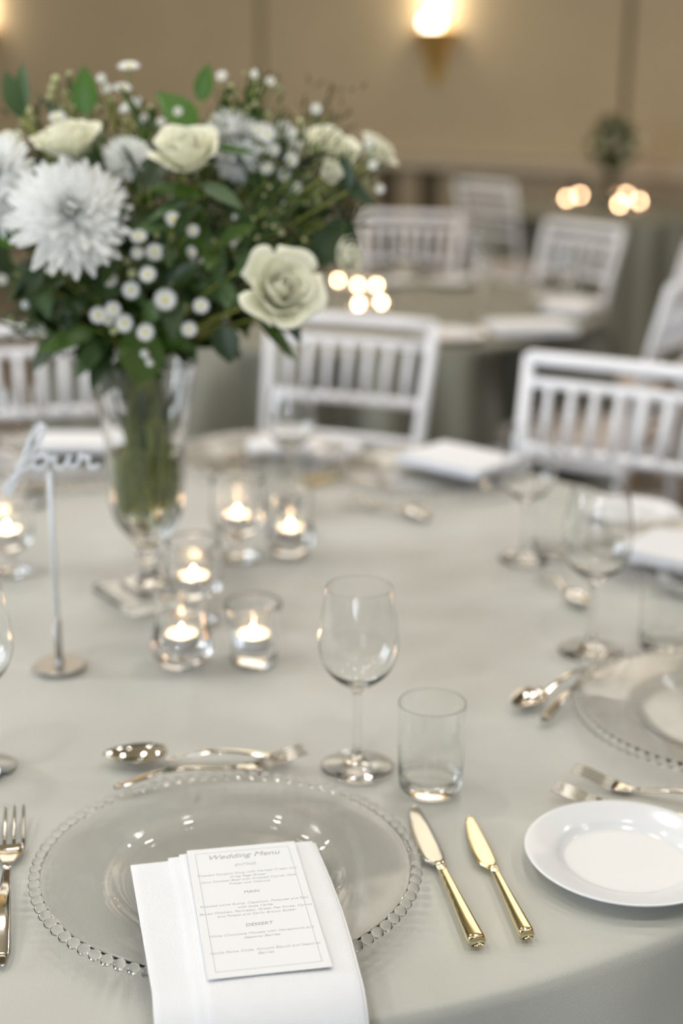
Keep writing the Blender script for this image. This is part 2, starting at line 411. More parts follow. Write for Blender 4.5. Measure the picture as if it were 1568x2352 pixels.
def mk_charger(beads=True):
    t = empty('charger_plate')
    top = [(0.0, 0.0052), (0.07, 0.0052), (0.088, 0.0058), (0.096, 0.0085), (0.103, 0.0120), (0.125, 0.0150), (0.146, 0.0178), (0.1535, 0.0186), (0.1555, 0.0172)]
    bot = [(0.1545, 0.0155), (0.146, 0.0148), (0.125, 0.0118), (0.104, 0.0086), (0.094, 0.0040), (0.086, 0.0012), (0.07, 0.0008), (0.0, 0.0008)]
    prof = crom(top, 3) + crom(bot, 3)
    # fine concentric step on the rim
    obj('plate', lathe('plate', prof, charger_glass_m, 96), t)
    nb = 84
    bm = bmesh.new(); bmesh.ops.create_icosphere(bm, subdivisions=2, radius=1.0)
    for vtx in bm.verts: vtx.co = Vector((vtx.co.x*0.0056, vtx.co.y*0.0050, vtx.co.z*0.0045))
    bd = bpy.data.meshes.new('bead'); bm.to_mesh(bd); bm.free(); bd.materials.append(glass_m)
    bd.polygons.foreach_set('use_smooth', [True]*len(bd.polygons))
    if beads:
        for i in range(nb):
            a = 2*math.pi*i/nb
            o = obj('bead', bd, t); o.location = (0.1595*math.cos(a), 0.1595*math.sin(a), 0.0168); o.rotation_euler = (0, 0, a)
    else:
        vs, fs = [], []
        for i in range(nb):
            a = 2*math.pi*i/nb; b = len(vs); M = Matrix.Translation((0.1595*math.cos(a), 0.1595*math.sin(a), 0.0168)) @ Matrix.Rotation(a, 4, 'Z')
            for vtx in bd.vertices: vs.append(M @ vtx.co)
            for p in bd.polygons: fs.append(tuple(b+k for k in p.vertices))
        obj('bead_rim', md('bead_rim', vs, fs, glass_m), t, kind='stuff')
    return t
CHF = Vector((-0.094, 1.063, 0)); CHR = Vector((0.412, 1.385, 0)); CH3 = Vector((0.50, 1.90, 0)); CHM = Vector((0.155, 2.335, 0))
CHL = tp(610, 1062); CHLL = tp(170, 1075)
chf = put(mk_charger(True), CHF, 0, 'glass charger plate with beaded rim under the napkin and menu', 'charger plate', 'beaded glass chargers')
chr_ = put(mk_charger(True), CHR, 0.02, 'empty beaded glass charger plate at the right edge, behind the white side plate', 'charger plate', 'beaded glass chargers')
ch3 = put(mk_charger(False), CH3, 0, 'blurred beaded glass charger at the right edge beyond the right-hand wine glass', 'charger plate', 'beaded glass chargers')
dup(ch3, (CHM.x, CHM.y, TZ), 0.1, 'blurred glass charger under the folded square napkin on the far side')
dup(ch3, (CHL.x, CHL.y, TZ), 0.1, 'blurred glass charger on the far side, directly behind the candles')
dup(ch3, (CHLL.x, CHLL.y, TZ), 0.1, 'blurred glass charger on the far left, left of the vase')

def mk_side(rad=0.085):
    k = rad/0.085
    t = lathe('side_plate', [(r*k, z) for r, z in crom([(0.0, 0.0042), (0.045, 0.0042), (0.054, 0.0056), (0.060, 0.0092), (0.072, 0.0125), (0.084, 0.0150), (0.0855, 0.0142)], 4)
        + crom([(0.0845, 0.0128), (0.072, 0.0098), (0.060, 0.0060), (0.050, 0.0010), (0.044, 0.0006), (0.042, 0.0020), (0.0, 0.0020)], 4)], china_m, 72)
    return t
sd = mk_side(0.0875)
SP = Vector((0.250, 1.096, 0))
side = obj('side_plate', sd); put(side, SP, 0, 'plain white side plate on the near right edge of the table', 'side plate', 'white side plates')
def side2(p, lab, z=TZ):
    o = side.copy(); C.objects.link(o); o.location = (p.x, p.y, z); o['label'] = lab; o.scale = (0.86, 0.86, 0.9); return o
side2(tp(1449, 1188), 'blurred white side plate at the far right seen through the wine glass')
side2(tp(738, 1046), 'blurred white side plate on the far side, right of the distant wine glass')
side2(tp(1640, 1352), 'white side plate cut off by the right edge')

# ------------------------------------------------------------------ cutlery
def mk_knife(L=0.226, m=None, hm=None):
    m = m or steel_m; hm = hm or gold_reflection_m; k = L/0.226
    t = empty('knife')
    st = []                                            # handle: x 0 .. 0.118
    for x, hw, th in ((0.0, 0.0066, 0.0085), (0.0015, 0.0078, 0.0095), (0.006, 0.0082, 0.0095), (0.03, 0.0074, 0.0085), (0.07, 0.0058, 0.0070), (0.105, 0.0046, 0.0060), (0.1185, 0.0044, 0.0055)):
        st.append((x*k, 0, 0.0052, hw*k, th, 0))
    v, f = blade_geo(st); obj('handle', md('handle', v, f, hm), t)
    st = []
    for x, yc, hw, th in ((0.118, 0, 0.0044, 0.0050), (0.121, 0.0006, 0.0060, 0.0030), (0.126, 0.0018, 0.0080, 0.0020), (0.134, 0.0030, 0.0112, 0.0016), (0.155, 0.0026, 0.0115, 0.0014),
                          (0.180, 0.0015, 0.0100, 0.0013), (0.200, 0.0000, 0.0078, 0.0012), (0.215, -0.0012, 0.0062, 0.0011), (0.223, -0.0024, 0.0042, 0.0010), (0.226, -0.0036, 0.0018, 0.0008)):
        st.append((x*k, yc*k, 0.0040, hw*k, th, 0))
    v, f = blade_geo(st); obj('blade', md('blade', v, f, m), t)
    return t
def place_line(o, a, b, label, cat, group, z=TZ+0.0004):
    o.location = (a.x, a.y, z); o.rotation_euler = (0, 0, ang(a, b)); return tagit(o, label, cat, group)
k1a, k1b = tp(1096, 2178), tp(944, 1862)
kn = mk_knife((k1b.xy-k1a.xy).length)
KG = 'knives beside the front charger'
place_line(kn, k1a, k1b, 'long table knife with gleaming handle, next to the front charger', 'knife', KG)
k2a, k2b = tp(1210, 2162), tp(1072, 1886)
place_line(mk_knife((k2b.xy-k2a.xy).length, m=gold_reflection_m), k2a, k2b, 'shorter entree knife with painted gold reflections, lying nearer the white side plate', 'knife', KG)

def handle_st(L0, L1, w0, w1, z0, hump, th=0.0024, n=12):
    out = []
    for i in range(n+1):
        t = i/n; x = L0+(L1-L0)*t
        hw = w0+(w1-w0)*t**0.8
        if i == 0: hw *= 0.45
        if i == 1: hw *= 0.95
        out.append((x, 0, z0 + hump*math.sin(math.pi*min(1, t*1.0))**1.2 + 0.0*t, hw, th, 0))
    return out
def mk_spoon(L=0.19, m=None):
    m = m or steel_m; k = L/0.19; t = empty('spoon')
    st = [(a*k, b, c, d*k, e, g) for a, b, c, d, e, g in handle_st(0.0, 0.128, 0.0075, 0.0030, 0.0028, 0.010)]
    v, f = blade_geo(st); obj('handle', md('handle', v, f, m), t)
    # bowl
    nu, nv = 14, 12; vs, fs = [], []
    for side_ in (0, 1):
        for i in range(nu+1):
            s_ = i/nu; x = 0.125+0.065*s_
            hw = 0.0205*math.sin(math.pi*min(1, (0.06+0.94*s_)**0.85))**0.62 if 0 < s_ < 1 else 0.0022
            for j in range(nv+1):
                u = -1+2*j/nv
                dep = 0.0105*(math.sin(math.pi*s_)**0.7)*(1-u*u)
                zz = 0.0120 - 0.0015*s_ - dep - (0.0012 if side_ else 0)
                vs.append(Vector((x*k, u*hw*k, max(zz, 0.0004 if side_ else 0.0016))))
    def idx(s_, i, j): return s_*(nu+1)*(nv+1) + i*(nv+1)+j
    for i in range(nu):
        for j in range(nv):
            fs.append((idx(0,i,j), idx(0,i+1,j), idx(0,i+1,j+1), idx(0,i,j+1)))
            fs.append((idx(1,i,j), idx(1,i,j+1), idx(1,i+1,j+1), idx(1,i+1,j)))
    for i in range(nu):
        fs.append((idx(0,i,0), idx(1,i,0), idx(1,i+1,0), idx(0,i+1,0)))
        fs.append((idx(0,i,nv), idx(0,i+1,nv), idx(1,i+1,nv), idx(1,i,nv)))
    for j in range(nv):
        fs.append((idx(0,0,j), idx(0,0,j+1), idx(1,0,j+1), idx(1,0,j)))
        fs.append((idx(0,nu,j), idx(1,nu,j), idx(1,nu,j+1), idx(0,nu,j+1)))
    obj('bowl', md('bowl', vs, fs, m), t)
    return t
def mk_fork(L=0.19, m=None):
    m = m or steel_m; k = L/0.19; t = empty('fork')
    st = [(a*k, b, c, d*k, e, g) for a, b, c, d, e, g in handle_st(0.0, 0.118, 0.0070, 0.0030, 0.0028, 0.0095)]
    v, f = blade_geo(st); obj('handle', md('handle', v, f, m), t)
    st = []
    for x, hw, z in ((0.116, 0.0030, 0.0036), (0.122, 0.0052, 0.0028), (0.130, 0.0098, 0.0020), (0.138, 0.0116, 0.0018), (0.146, 0.0118, 0.0024)):
        st.append((x*k, 0, z, hw*k, 0.0020, 0.0008))
    v, f = blade_geo(st); obj('neck', md('neck', v, f, m), t)
    for q in range(4):
        y = (-0.0101 + q*0.00673)*k
        st = [(x*k, y*(1-0.05*(x-0.145)/0.045), z, hw*k, 0.0018, 0) for x, hw, z in ((0.1455, 0.0019, 0.0026), (0.155, 0.0017, 0.0048), (0.168, 0.0015, 0.0080), (0.180, 0.0013, 0.0105), (0.188, 0.0009, 0.0118), (0.190, 0.0004, 0.0120))]
        v, f = blade_geo(st, nx=5); obj('tine', md('tine', v, f, m), t)
    return t
def lay(mk, a, b, label, cat, group, m=None, z=TZ+0.0004, stretch=None):
    L = (b.xy-a.xy).length if stretch is None else stretch
    return place_line(mk(L, m), a, b, label, cat, group, z)
DG = 'dessert cutlery above the front charger'
lay(mk_spoon, tp(668, 1752), tp(238, 1752), 'dessert spoon above the front charger, its bowl to the left', 'spoon', DG)
lay(mk_fork, tp(262, 1822), tp(700, 1752), 'dessert fork above the front charger, its tines to the right', 'fork', DG, z=TZ+0.003)
lay(mk_fork, tp(2, 2225), tp(26, 1878), 'dinner fork standing alone at the left edge of the front charger', 'fork', 'forks left of the front charger')
FG = 'forks of the right-hand setting'
ftip, fdir = tp(1272, 1800), (tp(1375, 1872).xy - tp(1272, 1800).xy).normalized()
fa = Vector((*(ftip.xy + fdir*0.195), 0)); lay(mk_fork, tp(1700, 1925), tp(1272, 1800, .762), 'fork on the right whose tines show just beyond the white side plate', 'fork', FG, z=TZ+0.0004).scale.z = 0.75
lay(mk_fork, tp(1715, 1878), tp(1318, 1764, .762), 'fork on the right lying farther back, towards the empty charger', 'fork', FG)
RG = 'crossed dessert cutlery on the right'
lay(mk_spoon, tp(1365, 1542), tp(1178, 1640), 'dessert spoon left of the empty right-hand charger, bowl towards the camera', 'spoon', RG, z=TZ+0.0004)
lay(mk_fork, tp(1246, 1668), tp(1412, 1528), 'dessert fork beside the empty right-hand charger, tines pointing away', 'fork', RG, z=TZ+0.003)
lay(mk_spoon, tp(1236, 1322), tp(1345, 1402), 'blurred dark spoon at the foot of the right-hand wine glass', 'spoon', 'far cutlery')
lay(mk_spoon, tp(775, 1158), tp(992, 1192), 'blurred spoon in front of the folded napkin on the far side', 'spoon', 'far cutlery')
lay(mk_fork, tp(985, 1202), tp(800, 1150), 'blurred fork crossing the spoon before the far napkin', 'fork', 'far cutlery', z=TZ+0.003)
lay(mk_knife, tp(690, 1112), tp(832, 1066), 'blurred dark knife between the far white plate and the napkin setting', 'knife', 'far cutlery')
lay(mk_knife, tp(715, 1120), tp(870, 1075), 'second blurred knife lying just in front of the dark one, near the far napkin', 'knife', 'far cutlery')
lay(mk_fork, tp(540, 1110), tp(535, 1052), 'blurred fork on the far side, right of the vase', 'fork', 'far cutlery', stretch=0.19)
lay(mk_spoon, tp(290, 1122), tp(170, 1128), 'blurred spoon on the far left, behind the table sign', 'spoon', 'far cutlery', stretch=0.18)

# ------------------------------------------------------------------ front napkin and menu
def grid_cloth(name, fn, nu, nv, m, th, parent=None):
    vs = [fn(i/nu, j/nv) for i in range(nu+1) for j in range(nv+1)]
    fs = [(i*(nv+1)+j, i*(nv+1)+j+1, (i+1)*(nv+1)+j+1, (i+1)*(nv+1)+j) for i in range(nu) for j in range(nv)]
    o = obj(name, md(name, vs, fs, m), parent)
    mo = o.modifiers.new('solid', 'SOLIDIFY'); mo.thickness = th; mo.offset = 1
    mb = o.modifiers.new('bev', 'BEVEL'); mb.width = th*0.35; mb.segments = 2; mb.limit_method = 'ANGLE'
    return o
n_tl, n_tr, n_br, n_bl = tp(299, 1984, TZ+.024), tp(726, 1940, TZ+.024), tp(842, 2300, TZ+.022), tp(352, 2300, TZ+.022)
def nap_layer(k, u0, u1, v0):
    zl = TZ + 0.0228 + k*0.0010
    def fn(i, j):
        u = u0 + (u1-u0)*j; v = v0 + (1-v0)*i                    # u across, v down the strip
        L = 1.35*v                                               # goes on past the table edge
        vv = L
        a = n_tl.lerp(n_tr, u); b = n_bl.lerp(n_br, u)
        p = a + (b-a)*vv
        d = (p.xy-TC.xy).length
        # bulge of right side and gentle waves
        p.x += 0.006*math.sin(u*math.pi)*math.sin(vv*5) * 0.3 + 0.010*max(0, u-0.6)*math.sin(min(1, vv)*math.pi)
        z = zl + 0.0004*math.sin(u*9)*math.sin(vv*6) + 0.0005*math.sin(u*3)
        z -= 0.004*(1-min(1, abs(vv-0.0)/0.3))*0.0
        if d > TR-0.02:
            # fold over the table edge
            o_ = d-(TR-0.02); Rr = 0.03
            dirx = (p.xy-TC.xy).normalized()
            th_ = min(o_/Rr, math.pi/2)
            rad_ = (TR-0.02) + Rr*math.sin(th_); drop = Rr*(1-math.cos(th_)) + max(0, o_-Rr*math.pi/2)
            lift = zl - (TZ-0.0)
            rad_ += lift*math.sin(th_)*0.8
            q = TC.xy + dirx*rad_
            return Vector((q.x, q.y, TZ + lift*math.cos(th_) - drop))
        return Vector((p.x, p.y, z))
    return fn
npk = empty('folded_napkin', (0, 0, 0), 0, 'long white linen napkin folded on the front charger and hanging over the table edge', 'napkin')
grid_cloth('lower_fold', nap_layer(0, 0.0, 1.0, 0.0), 60, 24, nap_m, 0.0009, npk)
grid_cloth('middle_fold', nap_layer(1.1, 0.20, 1.0, -0.012), 60, 22, nap_m, 0.0009, npk)
grid_cloth('upper_fold', nap_layer(2.2, 0.26, 0.985, -0.018), 60, 20, nap_m, 0.0009, npk)
# menu card
m_tl, m_tr, m_br, m_bl = (tp(421, 1957, TZ+.0276), tp(673, 1931, TZ+.0276), tp(766, 2222, TZ+.0276), tp(486, 2247, TZ+.0276))
mo_ = (m_tl+m_tr+m_br+m_bl)/4; ux = ((m_tr-m_tl)+(m_br-m_bl))/2; uy = ((m_tl-m_bl)+(m_tr-m_br))/2
MW, MH = ux.length, uy.length
ma = math.atan2(ux.y, ux.x)
menu = empty('menu_card', (mo_.x, mo_.y, TZ+0.0276), ma, 'printed white wedding menu card lying on the front napkin', 'menu card')
obj('card', box('card', (0, 0, 0), (MW, MH, 0.0006), card_m), menu)
def txt(body, size, y, m, shear=0.25, name='printed_text', sp=1.0):
    c = bpy.data.curves.new(name, 'FONT'); c.body = body; c.size = size; c.align_x = 'CENTER'; c.align_y = 'CENTER'
    c.shear = shear; c.space_line = 1.25; c.extrude = 0.00004; c.materials.append(m); c.space_character = sp
    o = bpy.data.objects.new(name, c); C.objects.link(o); bpy.context.view_layer.update()
    me = bpy.data.meshes.new_from_object(o.evaluated_get(bpy.context.evaluated_depsgraph_get())); bpy.data.objects.remove(o)
    return obj(name, me, menu, loc=(0.0, y, 0.00038), kind='stuff')
H_ = MH
txt('Wedding Menu', 0.0098, H_*0.415, ink_m, 0.35)
txt('ENTREE', 0.0052, H_*0.335, ink2_m, 0.2)
txt('Roasted Pumpkin Soup with Herbed Cream and\nCrisp Sage Butter\nSlow Cooked Beef with Smoked Carrot, Kale\nFritter and Walnuts', 0.0042, H_*0.225, ink2_m)
txt('MAIN', 0.0052, H_*0.105, ink_m, 0.1)
txt('Roasted Lamb Rump, Capsicum, Potatoes and Red\nwith Salsa Verde\nBaked Chicken, Parmesan, Green Pea Puree, Carrot\nand Potato and Garlic Brown Butter', 0.0042, -H_*0.025, ink2_m)
txt('DESSERT', 0.0055, -H_*0.150, ink_m, 0.1)
txt('White Chocolate Mousse with Honeycomb and\nSeasonal Berries', 0.0042, -H_*0.225, ink2_m)
txt('Vanilla Panna Cotta, Almond Biscuit and Seasonal\nBerries', 0.0042, -H_*0.345, ink2_m)
vs, fs = [], []
bw, bh = MW*0.43, MH*0.46
for cx, cy, sx, sy in ((0, bh, 2*bw, 0.0005), (0, -bh, 2*bw, 0.0005), (-bw, 0, 0.0005, 2*bh), (bw, 0, 0.0005, 2*bh)): box_geo(cx, cy, 0.00036, sx, sy, 0.0001, vs, fs)
obj('printed_border', md('printed_border', vs, fs, ink2_m, False), menu)

# folded napkins elsewhere
def mk_napkin(sx, sy, layers=3):
    t = empty('folded_napkin')
    for k in range(layers):
        o = obj('fold', box('fold', (0.003*k, -0.002*k, 0.0028+0.0055*k), (sx-0.004*k, sy-0.004*k, 0.0052), nap_m, 0.0022), t)
    return t
NG = 'folded white napkins on the far settings'
a, b, c_ = tp(922, 1092, TZ+.02), tp(1105, 1135, TZ+.02), tp(1180, 1080, TZ+.02)
npf = mk_napkin((b.xy-a.xy).length*1.1, (c_.xy-b.xy).length*0.85)
ctr = (a+c_)/2
npf.location = (tp(1052, 1088).x, tp(1052, 1088).y, TZ+0.0185); npf.rotation_euler = (0, 0, ang(a, b))
tagit(npf, 'square folded white napkin on the far charger, centre right', 'napkin', NG)
p = tp(1585, 1310); dup(npf, (p.x, p.y, TZ+0.0185), R(-35), 'white napkin cut off by the right edge on the blurred charger')
p = tp(640, 1052); dup(npf, (p.x, p.y, TZ+0.0185), R(8), 'small blurred white napkin behind the distant wine glass', scale=0.62)
p = tp(175, 1046); dup(npf, (p.x, p.y, TZ+0.0185), R(0), 'bright white napkin on the far left, left of the vase', scale=0.85)

# ------------------------------------------------------------------ candles
def tealight(parent_loc, label, r=0.019, z=0.0, h=0.016, fs=1.0):
    t = empty('tealight', parent_loc, 0, label, 'candle', 'lit tealights')
    obj('cup', lathe('cup', [(0, 0.0004), (r, 0.0004), (r+0.0002, h), (r-0.0006, h), (r-0.0008, 0.001), (0, 0.001)], alu_m, 32), t)
    obj('wax', lathe('wax', [(0, 0.0012), (r-0.001, 0.0012), (r-0.001, h-0.003), (r-0.004, h-0.0034), (0, h-0.0038)], wax_m, 32), t)
    obj('wick', tube('wick', [(0, 0, h-0.004), (0, 0, h+0.002), (0.0008, 0, h+0.004)], 0.0006, wick_m, 6), t)
    obj('flame', lathe('flame', crom([(0, h-0.001), (0.0024*fs, h+0.001*fs), (0.0032*fs, h+0.004*fs), (0.0018*fs, h+0.008*fs), (0.0, h+0.012*fs)], 3), flame_m, 14), t)
    return t
def mk_round_holder():
    # straight neck above a thick bulbous base
    t = empty('candle_holder')
    out = crom([(0.0, 0.0008), (0.014, 0.0012), (0.027, 0.007), (0.0355, 0.020), (0.0355, 0.032), (0.0320, 0.045), (0.0305, 0.060), (0.0308, 0.098)], 4)
    inn = crom([(0.0290, 0.098), (0.0285, 0.060), (0.0285, 0.045), (0.0275, 0.032), (0.0225, 0.0235), (0.0, 0.0230)], 4)
    obj('body', lathe('body', out + [(0.0299, 0.0987)] + inn, glass_m, 48), t)
    return t
def mk_cup_holder():
    # flared cup on a thick square-cut base
    t = empty('candle_holder')
    out = crom([(0.0, 0.0008), (0.022, 0.0008), (0.0262, 0.003), (0.0270, 0.010), (0.0260, 0.018), (0.0275, 0.030), (0.0300, 0.050), (0.0335, 0.072)], 4)
    inn = crom([(0.0310, 0.0735), (0.0275, 0.050), (0.0250, 0.030), (0.0228, 0.0205), (0.0, 0.0200)], 4)
    obj('body', lathe('body', out + [(0.0325, 0.0745)] + inn, glass_m, 48, wob=lambda a, z: 1+0.012*math.cos(12*a)), t)
    return t
def mk_foot_holder():
    # hurricane cup on a short stem and foot
    t = empty('candle_holder')
    out = crom([(0.0, 0.0008), (0.029, 0.0008), (0.0300, 0.0025), (0.020, 0.006), (0.010, 0.012), (0.009, 0.022), (0.016, 0.030), (0.030, 0.040), (0.0350, 0.055), (0.0345, 0.080), (0.0340, 0.105)], 4)
    inn = crom([(0.0318, 0.106), (0.0322, 0.080), (0.0320, 0.058), (0.026, 0.0455), (0.0, 0.0440)], 4)
    obj('body', lathe('body', out + [(0.033, 0.1065)] + inn, glass_m, 48, wob=lambda a, z: 1+0.015*math.cos(16*a)*(1 if z > 0.03 else 0)), t)
    return t
CG = 'glass candle holders around the vase'
rh = put(mk_round_holder(), tp(419, 1528), 0, 'round-bottomed glass candle holder nearest the camera, left of the flared one', 'candle holder', CG)
tealight((*tp(419, 1528).xy, TZ+0.0236), 'lit tealight in the round-bottomed holder nearest the camera')
ch_ = put(mk_cup_holder(), tp(582, 1520), 0, 'flared cut-glass candle holder, right of the nearest round-bottomed one', 'candle holder', CG)
tealight((*tp(582, 1520).xy, TZ+0.0206), 'lit tealight inside the flared cut-glass holder')
fh = put(mk_foot_holder(), tp(447, 1425), 0.2, 'footed glass candle holder right behind the two front holders, beside the vase foot', 'candle holder', CG)
tealight((*tp(447, 1425).xy, TZ+0.0446), 'lit tealight in the footed holder beside the vase foot')
p = tp(547, 1280); dup(fh, (p.x, p.y, TZ), 0.5, 'tall footed candle holder at the back left of the group', scale=1.1)
tealight((p.x, p.y, TZ+0.0446*1.1), 'lit tealight in the tall footed holder at the back')
p = tp(667, 1272); dup(rh, (p.x, p.y, TZ), 0.5, 'round-bottomed candle holder at the back right of the group', scale=0.98)
tealight((p.x, p.y, TZ+0.0236), 'lit tealight in the rear round-bottomed holder')
p = tp(22, 1312); dup(fh, (p.x, p.y, TZ), 0.9, 'footed candle holder at the left edge behind the table sign', scale=1.0)
tealight((p.x, p.y, TZ+0.0446), 'lit tealight in the holder at the left edge')

# ------------------------------------------------------------------ table sign
sp_ = tp(137, 1532)
sg = empty('table_sign', (sp_.x, sp_.y, TZ), 0, 'silver table sign with a script word on a thin pole, left of the vase', 'table sign')
obj('base', lathe('base', [(0, 0.0006), (0.0290, 0.0006), (0.0300, 0.0015), (0.0300, 0.0035), (0.0290, 0.0045), (0.006, 0.0050), (0.0045, 0.012), (0.0, 0.012)], silver_m, 48), sg)
obj('pole', tube('pole', [(0, 0, 0.004), (0, 0, 0.06)], 0.0042, silver_m, 12), sg)
acr_m = mat('clear_acrylic', (0.80, 0.83, 0.88), 0.12, spec=0.5)
obj('stem_rod', tube('stem_rod', [(0, 0, 0.055), (0, 0, 0.235)], 0.0030, acr_m, 10), sg)
word = empty('script_word', (0, 0, 0.24)); word.parent = sg; word.rotation_euler = (0, 0, 0)
def stroke(pts, r=0.0024):
    P = crom([(x*0.040, 0.0, z*0.038) for x, z in pts], 6)
    obj('letter', tube('letter', P, r, acr_m, 8), word)
# f o u r
stroke([(-0.9, -0.05), (-0.55, 0.25), (-0.18, 0.85), (-0.05, 1.15), (-0.2, 1.22), (-0.42, 0.9), (-0.75, 0.1), (-1.0, -0.55), (-1.15, -0.85), (-1.25, -0.7), (-1.0, -0.35), (-0.6, -0.05), (-0.42, 0.0)])
stroke([(-0.15, 0.32), (-0.38, 0.25), (-0.42, 0.02), (-0.25, -0.06), (-0.05, 0.08), (-0.03, 0.28), (-0.18, 0.34), (0.05, 0.22), (0.2, 0.28)])
stroke([(0.2, 0.30), (0.16, 0.06), (0.32, -0.05), (0.52, 0.12), (0.58, 0.32), (0.55, 0.08), (0.68, -0.02), (0.82, 0.1)])
stroke([(0.82, 0.1), (0.9, 0.34), (0.98, 0.26), (1.12, 0.28), (1.1, 0.06), (1.22, -0.03), (1.4, 0.06)])

# ------------------------------------------------------------------ vase
VB = Vector((-0.250, 1.752, TZ))
vase = empty('glass_vase', VB, 0, 'tall footed cut-glass vase holding the flower arrangement', 'vase')
out = crom([(0.0, 0.014), (0.020, 0.016), (0.013, 0.030), (0.010, 0.048), (0.016, 0.058), (0.012, 0.066), (0.020, 0.078), (0.038, 0.100), (0.0475, 0.128), (0.0495, 0.165), (0.0520, 0.215), (0.0590, 0.265), (0.0690, 0.312)], 4)
inn = crom([(0.0660, 0.313), (0.0560, 0.265), (0.0490, 0.215), (0.0462, 0.165), (0.0440, 0.130), (0.0340, 0.106), (0.018, 0.092), (0.0, 0.090)], 4)
obj('bowl', lathe('bowl', out + [(0.0678, 0.3145)] + inn, glass_m, 72, wob=lambda a, z: 1+0.010*math.cos(18*a)*(1 if 0.08 < z < 0.2 else 0.3)), vase)
vs, fs = [], []
ft = obj('foot', box('foot', (0, 0, 0.0075), (0.112, 0.112, 0.0140), glass_m, 0.003), vase); ft.rotation_euler = (0, 0, R(36))
st_ = obj('foot_step', box('foot_step', (0, 0, 0.018), (0.060, 0.060, 0.006), glass_m, 0.002), vase); st_.rotation_euler = (0, 0, R(36))
wat = [(0.0, 0.0906), (0.0175, 0.0926), (0.0335, 0.1066), (0.0434, 0.1305), (0.0455, 0.165), (0.0470, 0.190), (0.0475, 0.197), (0.0, 0.197)]
obj('water', lathe('water', wat, water_m, 64), vase)

# ------------------------------------------------------------------ flowers and foliage
def leaf_mesh(name, m, wdt=0.46, curl=0.18, fold=0.22, tip=1.0):
    vs, fs = [], []; n = 9
    for i in range(n+1):
        t = i/n; hw = wdt/2*(math.sin(math.pi*t**0.85))**0.85*(1-0.15*t) if 0 < t < 1 else 0.004
        z = -curl*t*t
        for u in (-1, -0.5, 0, 0.5, 1): vs.append((u*hw, t, z + fold*abs(u)*hw))
    for i in range(n):
        for j in range(4): a_ = i*5+j; fs.append((a_, a_+1, a_+6, a_+5))
    return md(name, vs, fs, m)
LV = {k: [leaf_mesh('leaf', m, w_, c, fo) for w_, c, fo in ((0.42, 0.15, 0.2), (0.5, 0.3, 0.25), (0.36, 0.05, 0.3))]
      for k, m in (('d', leafd_m), ('m', leafm_m), ('b', leafb_m), ('g', leafg_m))}
NECK = VB + Vector((0, 0, 0.305))
rnd = random.Random(11)
def bez(a, b, c, n):
    return [a*(1-t)**2 + b*(2*t*(1-t)) + c*t*t for t in [i/n for i in range(n+1)]]
def stem_path(end, n=8, bow=0.4, root=True):
    end = Vector(end); mid = NECK + Vector(((end.x-NECK.x)*bow, (end.y-NECK.y)*bow, (end.z-NECK.z)*0.62))
    start = NECK + Vector((rnd.uniform(-.018, .018), rnd.uniform(-.018, .018), 0))
    pts = bez(start, mid, end, n)
    if root:
        low = VB + Vector((rnd.uniform(-.032, .032), rnd.uniform(-.030, .030), rnd.uniform(0.116, 0.16)))
        midp = (low*0.5+start*0.5) + Vector(((rnd.uniform(-.008, .008)), rnd.uniform(-.008, .008), 0))
        pts = [low, midp] + pts
    return pts
def branch(end, k, nl, ll, label, group=None, bow=0.4, root=True, name='leafy_branch', start_t=0.3, spread=0.9, terminal=True):
    pts = stem_path(end, 8, bow, root)
    t = empty(name, (0, 0, 0), 0, label, 'foliage', group)
    obj('stem', tube('stem', pts, [0.0026]*2+[0.0018]*(len(pts)-4)+[0.0012, 0.0009] if len(pts) > 6 else 0.0014, stem_m, 5), t)
    q = pts[2:] if root else pts
    for i in range(nl):
        s_ = start_t + (1-start_t)*(i/(max(1, nl-1))); s_ = min(s_, 0.98)
        x = s_*(len(q)-1); a0 = int(x); P = q[a0].lerp(q[min(a0+1, len(q)-1)], x-a0)
        d = (q[min(a0+1, len(q)-1)]-q[a0]).normalized() if a0+1 < len(q) else (q[-1]-q[-2]).normalized()
        side_v = d.orthogonal().normalized(); side_v.rotate(Matrix.Rotation(i*2.4+rnd.uniform(-.4, .4), 3, d))
        dv = d*(0.55 if i < nl-1 or not terminal else 3) + side_v*spread
        nrm = d - side_v*0.3 + Vector((0, -0.5, 0.5))
        L = ll*rnd.uniform(0.75, 1.15)
        obj('leaf', LV[k][rnd.randrange(3)], t, frame(P, dv, nrm, L))
    return t
def one_leaf_branch(tip, base, k, wdt, label, nrm=(0, -1, 0.3), mi=None):
    """a stem that ends in one large leaf, from base to tip"""
    base = Vector(base); tip = Vector(tip)
    t = empty('single_leaf_stem', (0, 0, 0), 0, label, 'foliage', None)
    pts = stem_path(base, 8, 0.4)
    obj('stem', tube('stem', pts, 0.0014, stem_m, 5), t)
    L = (tip-base).length
    obj('leaf', leaf_mesh('leaf', {'d': leafd_m, 'm': leafm_m, 'b': leafb_m, 'g': leafg_m}[k], wdt/L, 0.12, 0.16), t, frame(base, tip-base, nrm, L))
    return t
BC = Vector((-0.225, 1.76, 1.235))            # heart of the bouquet
def ell(az, el, k=1.0):
    return BC + Vector((0.25*math.cos(el)*math.sin(az), -0.20*math.cos(el)*math.cos(az), 0.165*math.sin(el)))*k
